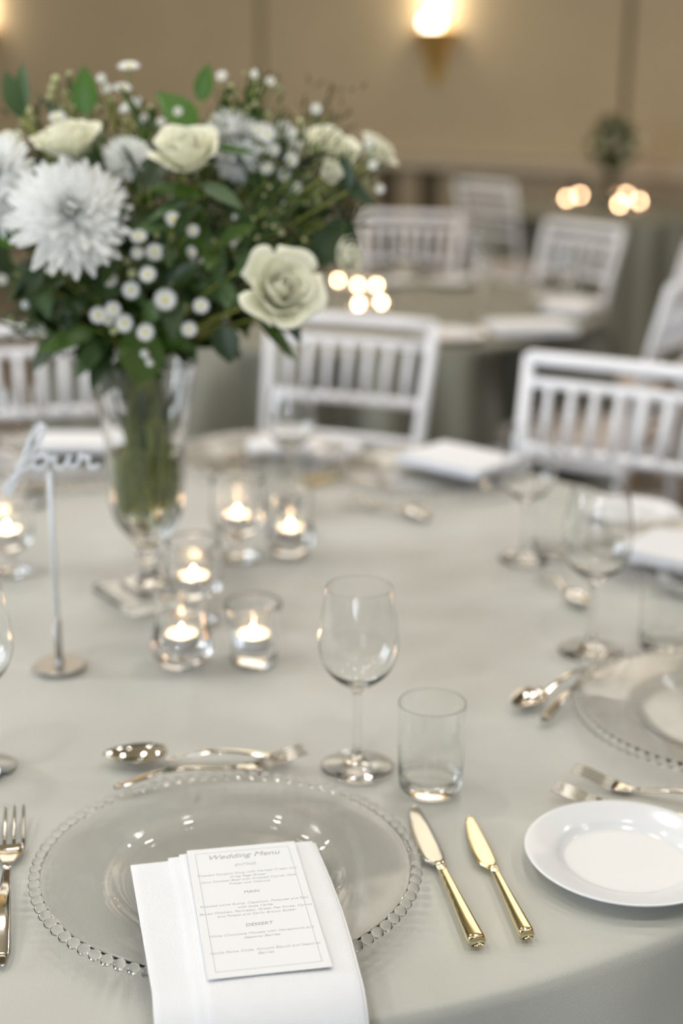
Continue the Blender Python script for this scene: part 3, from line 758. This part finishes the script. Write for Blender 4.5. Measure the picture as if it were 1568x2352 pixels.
# filler branches all round; alike, so they share label and group
FL = 'dark green leafy branch packed into the flower arrangement'; FGp = 'leafy branches in the bouquet'
i = 0
LV_NAME = ('lowest tier', 'lower tier', 'middle tier', 'upper tier', 'crown')
for lv_, (el_, cnt, kk) in enumerate(((-0.75, 9, 0.98), (-0.35, 12, 0.95), (0.05, 13, 0.92), (0.5, 10, 0.86), (1.0, 5, 0.80))):
    for j in range(cnt):
        az = 2*math.pi*(j+0.5*(i % 2))/cnt + rnd.uniform(-.12, .12)
        sx_, sy_ = math.sin(az), math.cos(az)
        where_ = ('front' if sy_ > 0.92 else 'back' if sy_ < -0.92 else 'right flank' if sx_ > 0.92 else 'left flank' if sx_ < -0.92 else
                 ('front ' if sy_ > 0 else 'back ') + ('right' if sx_ > 0 else 'left') + (', outer side' if abs(sx_) > 0.7 else ', inner side'))
        k = rnd.choice('ddddmmg') if math.cos(az) > -0.3 else 'd'
        branch(ell(az, el_+rnd.uniform(-.1, .1), kk*rnd.uniform(0.85, 1.0)), k, 10, 0.064, 'dark leafy branch, %s of the bouquet, %s' % (LV_NAME[lv_], where_), FGp, start_t=0.18)
        i += 1
t = empty('leafy_branch', (0, 0, 0), 0, 'dark leaves crowded inside the clear neck of the vase', 'foliage')
obj('stem', tube('stem', [VB+Vector((0, 0, 0.12)), VB+Vector((0.004, 0, 0.22)), VB+Vector((0, 0, 0.30))], 0.003, stem_m, 6), t)
for i in range(34):
    a = i*2.4; z_ = rnd.uniform(0.185, 0.285); rr_ = rnd.uniform(0.006, 0.018 + 0.016*(z_-0.185)/0.1)
    base = VB+Vector((rr_*math.cos(a), rr_*math.sin(a), z_))
    obj('leaf', LV[rnd.choice('ddmg')][i % 3], t, frame(base, Vector((math.cos(a)*0.45, math.sin(a)*0.45, 1)), Vector((math.cos(a), math.sin(a), 0.2)), rnd.uniform(0.040, 0.055)))
# named leaves
one_leaf_branch(at(192, 150, 1.70), at(196, 268, 1.70), 'b', 0.033, 'broad bright green leaf standing upright at the top left of the bouquet')
one_leaf_branch(at(45, 142, 1.66), at(52, 268, 1.66), 'g', 0.026, 'narrow dark leaf at the top left corner, right one of two', nrm=(-0.5, -1, 0.2))
one_leaf_branch(at(14, 160, 1.66), at(48, 270, 1.66), 'g', 0.028, 'grey-green leaf at the top left corner, left one of two', nrm=(0.5, -1, 0.2))
one_leaf_branch(at(362, 205, 1.70), at(452, 300, 1.70), 'b', 0.042, 'large curved glossy leaf above the middle rose', nrm=(0.4, -0.9, 0.5))
one_leaf_branch(at(478, 145, 1.72), at(460, 235, 1.72), 'b', 0.024, 'small bright leaf at the top, beside the first white bud')
one_leaf_branch(at(828, 560, 1.66), at(745, 515, 1.66), 'd', 0.040, 'rounded dark leaf at the right flank of the bouquet')
one_leaf_branch(at(700, 620, 1.64), at(790, 520, 1.66), 'd', 0.040, 'dark leaf hanging beside the front rose')
one_leaf_branch(at(75, 800, 1.62), at(225, 758, 1.64), 'm', 0.034, 'drooping leaf pointing left, lowest on the left of the bouquet', nrm=(0.1, -0.6, 0.8))
one_leaf_branch(at(175, 862, 1.62), at(240, 770, 1.66), 'g', 0.026, 'drooping narrow leaf beside the vase rim')
one_leaf_branch(at(318, 895, 1.655), at(330, 745, 1.63), 'm', 0.060, 'big dark leaf hanging down over the vase rim', nrm=(0, -1, 0.15))
one_leaf_branch(at(528, 835, 1.63), at(510, 745, 1.64), 'd', 0.036, 'rounded leaf hanging right of the vase rim')
one_leaf_branch(at(690, 785, 1.62), at(655, 715, 1.63), 'd', 0.018, 'short leaf hanging below the front rose')
one_leaf_branch(at(640, 750, 1.61), at(590, 690, 1.63), 'd', 0.022, 'leaf tucked under the front rose')
one_leaf_branch(at(-30, 520, 1.62), at(60, 540, 1.63), 'b', 0.042, 'bright leaf at the left edge, below the white blooms')
one_leaf_branch(at(560, 470, 1.60), at(460, 420, 1.62), 'g', 0.026, 'pale curved leaf just right of the middle rose', nrm=(0, -0.5, 0.9))
one_leaf_branch(at(330, 500, 1.60), at(455, 445, 1.62), 'g', 0.022, 'pale slender leaf below the middle rose', nrm=(0, -0.5, 0.9))
one_leaf_branch(at(288, 525, 1.59), at(400, 520, 1.61), 'g', 0.022, 'pale leaf pointing at the spidery white bloom', nrm=(0, -0.6, 0.9))
one_leaf_branch(at(470, 440, 1.60), at(345, 430, 1.62), 'm', 0.030, 'leaf lying under the middle rose', nrm=(0, -0.5, 0.9))
one_leaf_branch(at(585, 350, 1.68), at(490, 335, 1.68), 'b', 0.010, 'slim bright leaf before the flat white bloom')
one_leaf_branch(at(785, 355, 1.66), at(800, 440, 1.66), 'd', 0.022, 'dark upright leaf on the right shoulder of the bouquet')
one_leaf_branch(at(860, 470, 1.66), at(780, 410, 1.68), 'd', 0.020, 'dark pointed leaf at the rightmost side of the bouquet')
one_leaf_branch(at(25, 690, 1.62), at(100, 620, 1.64), 'd', 0.026, 'dark leaf pointing down-left below the spidery bloom')
one_leaf_branch(at(110, 730, 1.62), at(95, 650, 1.64), 'g', 0.022, 'grey-green leaf hanging at the lower left of the bouquet')

# mums
def petal_mesh(name, m, wd, curl, cup=0.4):
    vs, fs = [], []; n = 6
    for i in range(n+1):
        t = i/n; hw = wd/2*(0.55+0.45*math.sin(math.pi*min(1, t*0.9+0.1)))*(1 if i < n else 0.35)
        z = curl*t*t
        for u in (-1, 0, 1): vs.append((u*hw, t, z + cup*abs(u)*hw))
    for i in range(n):
        for j in range(2): a_ = i*3+j; fs.append((a_, a_+1, a_+4, a_+3))
    return md(name, vs, fs, m)
PM = petal_mesh('petal', petal_m, 0.235, 0.12, 0.3)
PM2 = petal_mesh('petal', mumc_m, 0.24, 0.2, 0.3)
def mum(pos, axis, rad, label, n_layers=6, single=False, pm=PM, name='chrysanthemum', seed=1, kk=1.0):
    r_ = random.Random(seed); axis = Vector(axis).normalized(); pos = Vector(pos)
    t = empty(name, (0, 0, 0), 0, label, 'flower', 'white chrysanthemums in the bouquet')
    obj('stem', tube('stem', stem_path(pos-axis*0.012), 0.002, stem_m, 6), t)
    e1 = axis.orthogonal().normalized(); e2 = axis.cross(e1)
    vs, fs = [], []
    for l in range(n_layers):
        q = l/(n_layers-1); cnt = int(30 - 15*q); tilt = R(98 - 84*q); L = rad*(1.0-0.50*q)
        for i in range(cnt):
            a = 2*math.pi*(i+0.5*(l % 2))/cnt + r_.uniform(-.08, .08); tl = tilt + r_.uniform(-.12, .12)
            rad_v = e1*math.cos(a)+e2*math.sin(a)
            d = rad_v*math.sin(tl) + axis*math.cos(tl)
            nrm = axis*math.sin(tl) - rad_v*math.cos(tl)
            M = frame(pos + rad_v*(0.05*rad) + axis*(0.30*rad*q), d, nrm, L*r_.uniform(0.88, 1.08))
            if single: obj('petal', pm, t, M)
            else:
                b = len(vs); vs += [M @ v_.co for v_ in pm.vertices]; fs += [tuple(b+x for x in p_.vertices) for p_ in pm.polygons]
    if not single: obj('petals', md('petals', vs, fs, pm.materials[0]), t)
    return t
mum(at(160, 500, 1.575), (0.22, -0.8, 0.45), 0.067, 'large spidery white chrysanthemum, front left of the bouquet', 7, True, seed=2)
mum(at(-2, 395, 1.62), (-0.3, -0.8, 0.4), 0.042, 'white chrysanthemum cut by the left edge, level with the left rose', seed=3)
mum(at(-12, 470, 1.62), (-0.4, -0.8, 0.1), 0.036, 'white chrysanthemum cut by the left edge, below another', seed=4)
mum(at(292, 368, 1.66), (0.1, -0.7, 0.6), 0.030, 'small pale chrysanthemum between the two upper roses', pm=PM2, seed=5)
mum(at(535, 325, 1.72), (0.0, -0.45, 0.9), 0.044, 'flat white chrysanthemum right of the middle rose', seed=6)
mum(at(545, 368, 1.70), (0.1, -0.9, -0.2), 0.026, 'pale blue-white chrysanthemum half hidden under the flat one', pm=PM2, seed=7)
mum(at(640, 330, 1.76), (0.2, -0.6, 0.7), 0.030, 'hazy pale chrysanthemum at the back right of the bouquet', pm=PM2, seed=8)

# roses
def rose_petal(name, m, Rr, h, wd, flare):
    """a cupped petal around +Z axis, centred on angle 0"""
    vs, fs = [], []; nu, nv = 6, 8
    for i in range(nu+1):
        t = i/nu
        for j in range(nv+1):
            u = -1+2*j/nv; a = u*wd*(0.55+0.45*math.sin(math.pi*min(1, 0.15+t*0.75)))
            r = Rr*(0.30+0.70*math.sin(min(1, t*1.15)*math.pi/2)) + flare*Rr*max(0, t-0.6)**1.5*3
            z = h*t - 0.10*h*u*u*t - flare*h*0.45*max(0, t-0.7)**1.2
            r *= 1+0.06*math.sin(3*u+t*3)
            vs.append((r*math.cos(a), r*math.sin(a), z))
    for i in range(nu):
        for j in range(nv): a_ = i*(nv+1)+j; fs.append((a_, a_+1, a_+nv+2, a_+nv+1))
    return md(name, vs, fs, m)
def rose(pos, axis, rad, label, seed=1, op=1.0):
    axis = Vector(axis).normalized(); pos = Vector(pos)
    t = empty('rose', (0, 0, 0), 0, label, 'flower', 'cream roses in the bouquet')
    obj('stem', tube('stem', stem_path(pos-axis*0.008), 0.0022, stem_m, 6), t)
    q = axis.to_track_quat('Z', 'Y').to_matrix().to_4x4()
    r_ = random.Random(seed)
    layers = ((0.16, 1.05, 3, 1.5, 0.0), (0.30, 1.02, 3, 1.25, 0.02), (0.48, 0.98, 4, 1.0, 0.12), (0.68, 0.92, 5, 0.85, 0.30*op), (0.88, 0.80, 5, 0.75, 0.55*op))
    for Rr, h, cnt, wd, fl in layers:
        pm_ = rose_petal('petal', rose_m, rad*Rr, rad*1.15*h, wd, fl)
        for i in range(cnt):
            a = 2*math.pi*i/cnt + r_.uniform(-.25, .25) + Rr*7
            M = Matrix.Translation(pos) @ q @ Matrix.Translation((0, 0, -rad*0.35)) @ Matrix.Rotation(a, 4, 'Z') @ Matrix.Rotation(r_.uniform(-.06, .10), 4, 'Y')
            o = obj('petal', pm_, t, M); mo = o.modifiers.new('s', 'SOLIDIFY'); mo.thickness = 0.0007
    for i in range(5):
        a = 2*math.pi*i/5; M = Matrix.Translation(pos) @ q
        dv = (q.to_3x3() @ Vector((math.cos(a), math.sin(a), 0.1)))
        obj('sepal', LV['m'][2], t, frame(pos-axis*rad*0.35, dv, axis, rad*0.8))
    return t
rose(at(640, 672, 1.565), (0.25, -0.78, 0.50), 0.040, 'open cream rose at the front lower right of the bouquet', 1)
rose(at(430, 362, 1.63), (-0.05, -0.55, 0.85), 0.036, 'cream rose at the top middle of the bouquet', 2, 0.6)
rose(at(158, 340, 1.66), (-0.2, -0.35, 0.95), 0.035, 'cream rose at the top left behind the spidery bloom', 3, 0.7)
rose(at(755, 352, 1.80), (0.3, -0.5, 0.8), 0.030, 'blurred cream rose at the back right of the bouquet', 4)
rose(at(862, 352, 1.93), (0.6, -0.2, 0.7), 0.024, 'hazy cream rose at the far right of the bouquet, behind white buds', 5)
rose(at(790, 588, 1.66), (0.75, -0.5, 0.2), 0.022, 'small white rose bud on the right flank under a round leaf', 6, 0.3)
rose(at(757, 398, 1.66), (0.3, -0.8, 0.3), 0.014, 'tiny white bud rose beside the dark upright leaf', 7, 0.2)
rose(at(20, 345, 1.70), (-0.3, -0.5, 0.8), 0.022, 'pale bud at the left edge above the white blooms', 8, 0.2)

# daisy sprays
def daisy_data():
    vs, fs = [], []
    for l, (cnt, tl, L) in enumerate(((20, 84, 1.0), (18, 70, 0.84), (14, 56, 0.60))):
        for i in range(cnt):
            a = 2*math.pi*(i+0.5*l)/cnt; rv = Vector((math.cos(a), math.sin(a), 0)); t_ = R(tl); ax = Vector((0, 0, 1))
            M = frame(rv*0.05, rv*math.sin(t_)+ax*math.cos(t_), ax*math.sin(t_)-rv*math.cos(t_), L)
            b = len(vs); vs += [M @ v_.co for v_ in PM.vertices]; fs += [tuple(b+x for x in p_.vertices) for p_ in PM.polygons]
    return md('daisy_head', vs, fs, petal_m)
DD = daisy_data()
EY = lathe('centre', crom([(0, 0.42), (0.16, 0.39), (0.27, 0.24), (0.2, 0.0), (0, 0.0)], 3), eye_m, 12)
BU = lathe('bud', crom([(0, -0.6), (0.7, -0.4), (1.0, 0.1), (0.7, 0.7), (0, 0.9)], 3), bud_m, 10)
BUW = lathe('bud', crom([(0, -0.6), (0.7, -0.4), (1.0, 0.1), (0.7, 0.7), (0, 0.9)], 3), petal_m, 10)
def spray(heads, label, Y=1.585, buds=(), cat='flower', group='small white daisy sprays in the bouquet', name='daisy_spray', hub=None, facing=(0, -1, 0.3)):
    """heads: (x, y, r_px, [axis]); buds: (x, y, r_px, white?)"""
    t = empty(name, (0, 0, 0), 0, label, cat, group)
    allp = [at(h[0], h[1], Y) for h in heads] + [at(b[0], b[1], Y+0.03) for b in buds]
    c = sum(allp, Vector())/len(allp)
    hubp = Vector(hub) if hub else c.lerp(NECK, 0.30) + Vector((0, 0.03, 0))
    obj('stem', tube('stem', stem_path(hubp), 0.0016, stem_m, 5), t)
    for h, p in zip(heads, allp):
        r = h[2]*Y/3266.7*1.02
        ax = Vector(h[3]) if len(h) > 3 else Vector(facing) + Vector((rnd.uniform(-.25, .25), 0, rnd.uniform(-.25, .25)))
        ax.normalize(); p = p + Vector((0, rnd.uniform(-.012, .012), 0))
        M = Matrix.Translation(p) @ ax.to_track_quat('Z', 'Y').to_matrix().to_4x4() @ Matrix.Scale(r, 4)
        hd = obj('daisy_head', DD, t, M); obj('centre', EY, hd)
        obj('twig', tube('twig', bez(hubp, (hubp+p)/2+Vector((0, 0, 0.01)), p-ax*r*0.1, 5), 0.0009, stem_m, 5), t)
    for b, p in zip(buds, allp[len(heads):]):
        r = b[2]*Y/3266.7
        d = (p-hubp).normalized()
        obj('bud', BUW if b[3] else BU, t, Matrix.Translation(p) @ d.to_track_quat('Z', 'Y').to_matrix().to_4x4() @ Matrix.Scale(r, 4))
        obj('twig', tube('twig', bez(hubp, (hubp+p)/2+Vector((0, 0, 0.008)), p, 5), 0.0007, stem_m, 4), t)
    return t
side_ax = (0.2, -0.5, 0.9)
spray([(165, 608, 22)], 'single small white daisy below the spidery bloom', buds=[(112, 620, 8, 1), (128, 585, 6, 0)])
spray([(230, 580, 21), (252, 586, 19), (250, 643, 18), (301, 667, 21), (313, 583, 15)], 'spray of five white daisies left of centre, two touching', buds=[(265, 530, 9, 0), (292, 600, 9, 0)])
spray([(352, 583, 22), (342, 629, 20), (317, 546, 20, (0, -.7, .7)), (394, 508, 21, (.4, -.7, .6)), (443, 530, 15)], 'spray of white daisies around the middle of the bouquet, topmost in a slanting row', buds=[(305, 628, 12, 0), (360, 540, 8, 0)])
spray([(228, 721, 20), (262, 709, 19), (286, 742, 22), (246, 738, 13)], 'tight cluster of four white daisies at the lower left', buds=[(262, 760, 9, 0), (300, 775, 9, 0)])
spray([(381, 686, 26), (336, 762, 21), (434, 757, 19), (462, 703, 19), (379, 726, 13)], 'spray with the largest white daisy, low in the middle of the bouquet', buds=[(412, 712, 16, 0), (400, 735, 11, 0), (422, 705, 10, 0), (344, 832, 10, 1), (333, 812, 11, 1)])
spray([(530, 549, 17, (.6, -.6, .4)), (440, 577, 15, (.6, -.6, .3)), (472, 592, 17, (.3, -.5, -.6)), (443, 612, 13)], 'shaded bluish-white daisies behind the front rose', Y=1.62, buds=[(490, 555, 8, 0), (540, 500, 8, 1), (645, 535, 9, 0)])
spray([(297, 157, 25, (0, -0.35, 0.9)), (281, 205, 21, (.1, -.45, .9)), (302, 247, 29, (-.4, -.45, .8)), (242, 203, 12), (232, 180, 11)], 'white daisies rising highest at the top of the bouquet', Y=1.69, buds=[(253, 232, 10, 0), (290, 280, 9, 0)])
spray([(135, 271, 19, (0, -.6, .8))], 'lone white daisy between the two upper left leaves', Y=1.69, buds=[(128, 183, 11, 0), (122, 203, 11, 0), (117, 220, 9, 0), (160, 170, 7, 0), (70, 255, 10, 0)])
spray([(510, 175, 13), (586, 170, 11), (620, 186, 11)], 'small white buds on a feathery sprig at the top right of centre', Y=1.72, buds=[(577, 206, 10, 0), (590, 241, 11, 0), (638, 203, 9, 0), (615, 265, 9, 0), (530, 200, 8, 0), (600, 290, 8, 0)])
spray([(726, 250, 13), (848, 328, 13), (856, 378, 12), (872, 435, 12)], 'white button buds dotting the right outline of the bouquet', Y=1.68, buds=[(710, 400, 9, 0), (840, 420, 9, 0), (690, 280, 10, 0), (757, 445, 9, 0)])
spray([(410, 256, 11), (370, 280, 11), (330, 272, 11)], 'pale round buds below the large curved leaf', Y=1.69, buds=[(315, 290, 11, 0), (355, 296, 12, 0), (350, 327, 11, 0), (372, 278, 10, 0), (385, 330, 10, 0), (345, 250, 9, 0), (300, 310, 8, 0), (360, 380, 9, 0)])
spray([(668, 368, 16), (612, 388, 15), (615, 310, 18), (590, 300, 15), (680, 430, 14), (628, 345, 14), (655, 400, 16)], 'hazy white asters in the feathery right half of the bouquet', Y=1.68, buds=[(650, 470, 9, 1), (570, 470, 12, 0), (600, 480, 12, 0), (700, 470, 11, 0), (720, 500, 11, 0), (610, 520, 9, 1), (730, 460, 10, 0)])
spray([(5, 600, 14), (0, 645, 13)], 'pale blooms at the left edge of the bouquet', Y=1.66, buds=[(60, 700, 11, 1), (105, 740, 12, 1), (130, 710, 9, 1)])

# feathery sprigs: fine stems with countless needles
def feather(tipx, tipy, Y, wpx, label, group=None, col=leafm_m, n=200, buds=24, base=None):
    tip = at(tipx, tipy, Y); b = Vector(base) if base else NECK.lerp(tip, 0.35)
    t = empty('feathery_sprig', (0, 0, 0), 0, label, 'foliage', group)
    obj('stem', tube('stem', [VB+Vector((rnd.uniform(-.02, .02), rnd.uniform(-.02, .02), 0.13)), NECK] + bez(b, (b+tip)/2+Vector((0, 0, 0.01)), tip, 6), 0.0012, stem_m, 5), t)
    vs, fs = [], []; w_ = wpx*Y/3266.7
    bvs, bfs = [], []
    for i in range(n):
        s_ = rnd.uniform(0.1, 1); P = b.lerp(tip, s_) + Vector((rnd.gauss(0, w_*0.42), rnd.gauss(0, w_*0.35), rnd.gauss(0, w_*0.3)))
        d = ((P - b.lerp(tip, s_*0.8)).normalized()*1.0 + Vector((rnd.uniform(-.8, .8), rnd.uniform(-.8, .8), rnd.uniform(-.3, 1.0)))).normalized()
        L = rnd.uniform(0.010, 0.022); x = d.orthogonal().normalized()*0.0016; k0 = len(vs)
        vs += [P, P+d*L*0.5+x, P+d*L, P+d*L*0.5-x]; fs.append((k0, k0+1, k0+2, k0+3))
    obj('needles', md('needles', vs, fs, col), t, kind='stuff')
    ico = [(0.0, 0.0, 1.0), (1, 0, 0), (0, 1, 0), (-1, 0, 0), (0, -1, 0), (0, 0, -1)]
    fo = [(0, 1, 2), (0, 2, 3), (0, 3, 4), (0, 4, 1), (5, 2, 1), (5, 3, 2), (5, 4, 3), (5, 1, 4)]
    for i in range(buds):
        s_ = rnd.uniform(0.3, 1.05); P = b.lerp(tip, s_) + Vector((rnd.gauss(0, w_*0.4), rnd.gauss(0, w_*0.3)-0.01, rnd.gauss(0, w_*0.25)))
        r = rnd.uniform(0.0018, 0.0034); k0 = len(bvs); bvs += [P+Vector(c)*r for c in ico]; bfs += [tuple(k0+x for x in q) for q in fo]
    obj('tiny_buds', md('tiny_buds', bvs, bfs, bud_m), t, kind='stuff')
    return t
SG = 'feathery sprigs in the bouquet'; SL = 'feathery green sprig with tiny cream buds among the flowers'
for tx, ty, Y, wp, n_, c_, lab_ in (
        (590, 195, 1.72, 62, 420, leafm_m, 'tallest feathery sprig, top right of centre with small buds'),
        (540, 230, 1.72, 50, 240, leafm_m, 'feathery sprig just left of the tallest one, by the small bright leaf'),
        (650, 300, 1.72, 80, 420, leafm_m, 'feathery sprig above the hazy white asters'),
        (760, 260, 1.86, 90, 520, leafd_m, 'dark hazy sprig at the back right, highest there'),
        (735, 330, 1.72, 80, 420, leafm_m, 'feathery sprig before the blurred back rose'),
        (830, 380, 1.70, 60, 380, leafm_m, 'feathery sprig at the right shoulder of the bouquet'),
        (790, 470, 1.68, 80, 420, leafd_m, 'dark feathery sprig on the right side, above the rounded leaf'),
        (660, 420, 1.64, 80, 420, leafg_m, 'grey-green feathery sprig at the centre right among pale buds'),
        (340, 260, 1.70, 60, 320, leafm_m, 'feathery sprig below the large curved leaf'),
        (150, 210, 1.72, 45, 160, leafg_m, 'thin sprig with buds left of the upright bright leaf'),
        (50, 640, 1.70, 60, 220, leafg_m, 'grey feathery sprig at the lower left edge of the bouquet'),
        (40, 740, 1.72, 60, 160, leafg_m, 'lowest thin sprig, hanging at the left before the chair'),
        (250, 240, 1.72, 50, 160, leafm_m, 'thin sprig right of the upright bright leaf'),
        (60, 260, 1.68, 50, 200, leafd_m, 'feathery sprig between the two top left leaves'),
        (700, 560, 1.66, 70, 400, leafd_m, 'dark feathery sprig above the front rose'),
        (610, 480, 1.62, 60, 320, leafg_m, 'feathery sprig between the middle rose and the front rose'),
        ):
    feather(tx, ty, Y, wp, lab_, SG, c_, n_)

# ------------------------------------------------------------------ chairs
def mk_chair():
    t = empty('chiavari_chair')
    def T(name, pts, r, n=8): return obj(name, tube(name, pts, r, chair_m, n), t)
    def bp(u, z):                                     # point of the back plane: u -1..1
        k = max(0, (z-0.45)/0.47)
        hw = 0.160 + 0.022*k
        return Vector((u*hw, 0.19 + 0.105*k**1.2, z))
    for sx in (-1, 1):
        T('rear_leg', [(sx*0.178, 0.215, 0.0), (sx*0.173, 0.20, 0.25)] + [bp(sx, z) for z in (0.45, 0.60, 0.75, 0.92)] , [0.012, 0.0135, 0.0145, 0.0140, 0.0130, 0.0115])
        T('front_leg', [(sx*0.195, -0.20, 0.0), (sx*0.192, -0.195, 0.22), (sx*0.19, -0.19, 0.435)], [0.0115, 0.0130, 0.0150])
        T('side_stretcher', [(sx*0.193, -0.197, 0.17), (sx*0.175, 0.205, 0.17)], 0.0085)
        T('side_stretcher', [(sx*0.193, -0.197, 0.27), (sx*0.174, 0.200, 0.27)], 0.0085)
    for z, r in ((0.915, 0.0135), (0.872, 0.010), (0.755, 0.0105), (0.675, 0.0105)):
        T('back_rail', [bp(-1, z), bp(-0.5, z)+Vector((0, 0.005, 0)), bp(0, z)+Vector((0, 0.007, 0)), bp(0.5, z)+Vector((0, 0.005, 0)), bp(1, z)], r)
    for i in range(7):
        u = -0.75+0.25*i; T('spindle', [bp(u, 0.872), bp(u, 0.815), bp(u, 0.755)], [0.0065, 0.0085, 0.0065], 6)
    for z in (0.17, 0.24):
        T('front_stretcher', [(-0.193, -0.197, z), (0.193, -0.197, z)], 0.0085)
    T('back_stretcher', [(-0.174, 0.207, 0.2), (0.174, 0.207, 0.2)], 0.0085)
    v, f = [], []
    for z in (0.425, 0.452):
        v += [(-0.205, -0.21, z), (0.205, -0.21, z), (0.185, 0.21, z), (-0.185, 0.21, z)]
    f = [(0, 3, 2, 1), (4, 5, 6, 7), (0, 1, 5, 4), (1, 2, 6, 5), (2, 3, 7, 6), (3, 0, 4, 7)]
    d = md('seat', v, f, chair_m, False); bm = bmesh.new(); bm.from_mesh(d); bmesh.ops.bevel(bm, geom=list(bm.edges), offset=0.008, segments=2, affect='EDGES'); bm.to_mesh(d); bm.free()
    obj('seat', d, t)
    cu = box('cushion', (0, -0.005, 0.475), (0.385, 0.385, 0.046), cush_m, 0.02); obj('cushion', cu, t)
    return t
chair = mk_chair()
tagit(chair, None, 'chair', 'white chiavari chairs')
for i, (loc, deg, label) in enumerate(CHAIRS):
    o = chair if i == 0 else copy_tree(chair)
    o.location = loc; o.rotation_euler = (0, 0, R(deg)); o['label'] = label

# ------------------------------------------------------------------ second and third tables
def q2(x, y): return tp(x, y)
def Wb(x, y, lab): return dup(wine, (*tp(x, y).xy, TZ), 0.3, lab)
def plate_at(x, y, lab, s=1.1):
    o = side.copy(); C.objects.link(o); p = tp(x, y); o.location = (p.x, p.y, TZ); o['label'] = lab; o.scale = (s, s, s); o['group'] = 'white plates on the second table'; return o
plate_at(1030, 778, 'white plate near the front edge of the second table, right of the nearest chair')
plate_at(1035, 652, 'white plate on the far side of the second table')
plate_at(905, 650, 'white plate at the far left of the second table, beside its candles', 0.9)
plate_at(1290, 700, 'white plate at the right of the second table')
for x, y, a_, lab, sc in ((1215, 762, 10, 'white napkin at the right front of the second table', 1.25), (1312, 716, 60, 'white napkin near the right rim of the second table', 1.0)):
    p = tp(x, y); dup(npf, (p.x, p.y, TZ+0.004), R(a_), lab, group='napkins on the second table', scale=sc)
for x, y, lab in ((1105, 735, 'blurred wine glass catching a highlight, middle of the second table'), (1100, 660, 'blurred wine glass on the far side of the second table'), (1296, 718, 'blurred wine glass by the right rim of the second table'), (930, 690, 'blurred wine glass right of the second table candles')):
    o = Wb(x, y, lab); o['group'] = 'wine glasses on the second table'
for x, y, lab in ((821, 672, 'upper left of four candle holders on the second table'), (864, 672, 'upper right of four candle holders on the second table'), (823, 718, 'lower left of four candle holders on the second table'), (875, 714, 'lower right of four candle holders on the second table'), (776, 660, 'candle holder on the second table half behind the bouquet')):
    p = tp(x, y+14); o = dup(ch_, (p.x, p.y, TZ), 0.4, lab, group='candle holders on the second table')
    tl = tealight((p.x, p.y, TZ+0.0206), 'lit tealight, ' + lab.replace('candle holders', 'candle glasses').replace('candle holder', 'single candle glass'), fs=1.25)
    tl['group'] = 'tealights on the second table'
names = ('far left', 'second from left', 'third from left', 'third from right', 'second from right', 'far right')
for (x, y), nm in zip(((1300, 463), (1330, 455), (1405, 458), (1421, 478), (1437, 455), (1466, 470)), names):
    p = tp(x, y+12); o = dup(ch_, (p.x, p.y, TZ), 0.4, 'glowing candle holder on the farthest table, ' + nm, group='candle holders on the farthest table')
    tl = tealight((p.x, p.y, TZ+0.0206), 'lit tealight on the farthest table, ' + nm, fs=1.9); tl['group'] = 'tealights on the farthest table'
# centrepiece of the farthest table
fp = tp(1398, 470)
fv = empty('metal_vase', (fp.x, fp.y, TZ), 0, 'dark trumpet vase on the farthest table', 'vase')
obj('body', lathe('body', crom([(0.0, 0.001), (0.06, 0.001), (0.06, 0.01), (0.025, 0.03), (0.022, 0.12), (0.04, 0.20), (0.065, 0.26), (0.06, 0.26), (0.03, 0.19), (0.0, 0.15)], 4), leafd_m, 24), fv)
bq = empty('bouquet', (fp.x, fp.y, TZ+0.25), 0, 'small round bouquet of green leaves and cream blooms in the farthest vase', 'flower arrangement')
r2 = random.Random(5)
for i in range(130):
    a = r2.uniform(0, 6.28); e = r2.uniform(-0.7, 1.4); d = Vector((math.cos(a)*math.cos(e), math.sin(a)*math.cos(e), math.sin(e)))
    obj('leaf', LV[r2.choice('ddddm')][i % 3], bq, frame(d*0.05+Vector((0, 0, 0.06)), d, Vector((0, -0.5, 1)), r2.uniform(0.07, 0.12)))
for i, (x, z) in enumerate(((-0.10, 0.06), (0.02, 0.08), (0.11, 0.09), (0.05, 0.03), (-0.03, 0.12))):
    vs, fs = [], []
    for k in range(14):
        a = k*2.4; e = 0.2+0.09*k; d = Vector((math.cos(a)*math.cos(e), -abs(math.sin(e))-0.2, math.sin(a)*math.cos(e))); M = frame(Vector((x, -0.09, z)), d, Vector((0, -1, 0.3)), 0.035, 0.10)
        b = len(vs); vs += [M @ v_.co for v_ in PM.vertices]; fs += [tuple(b+q_ for q_ in p_.vertices) for p_ in PM.polygons]
    obj('bloom', md('bloom', vs, fs, rose_m), bq)
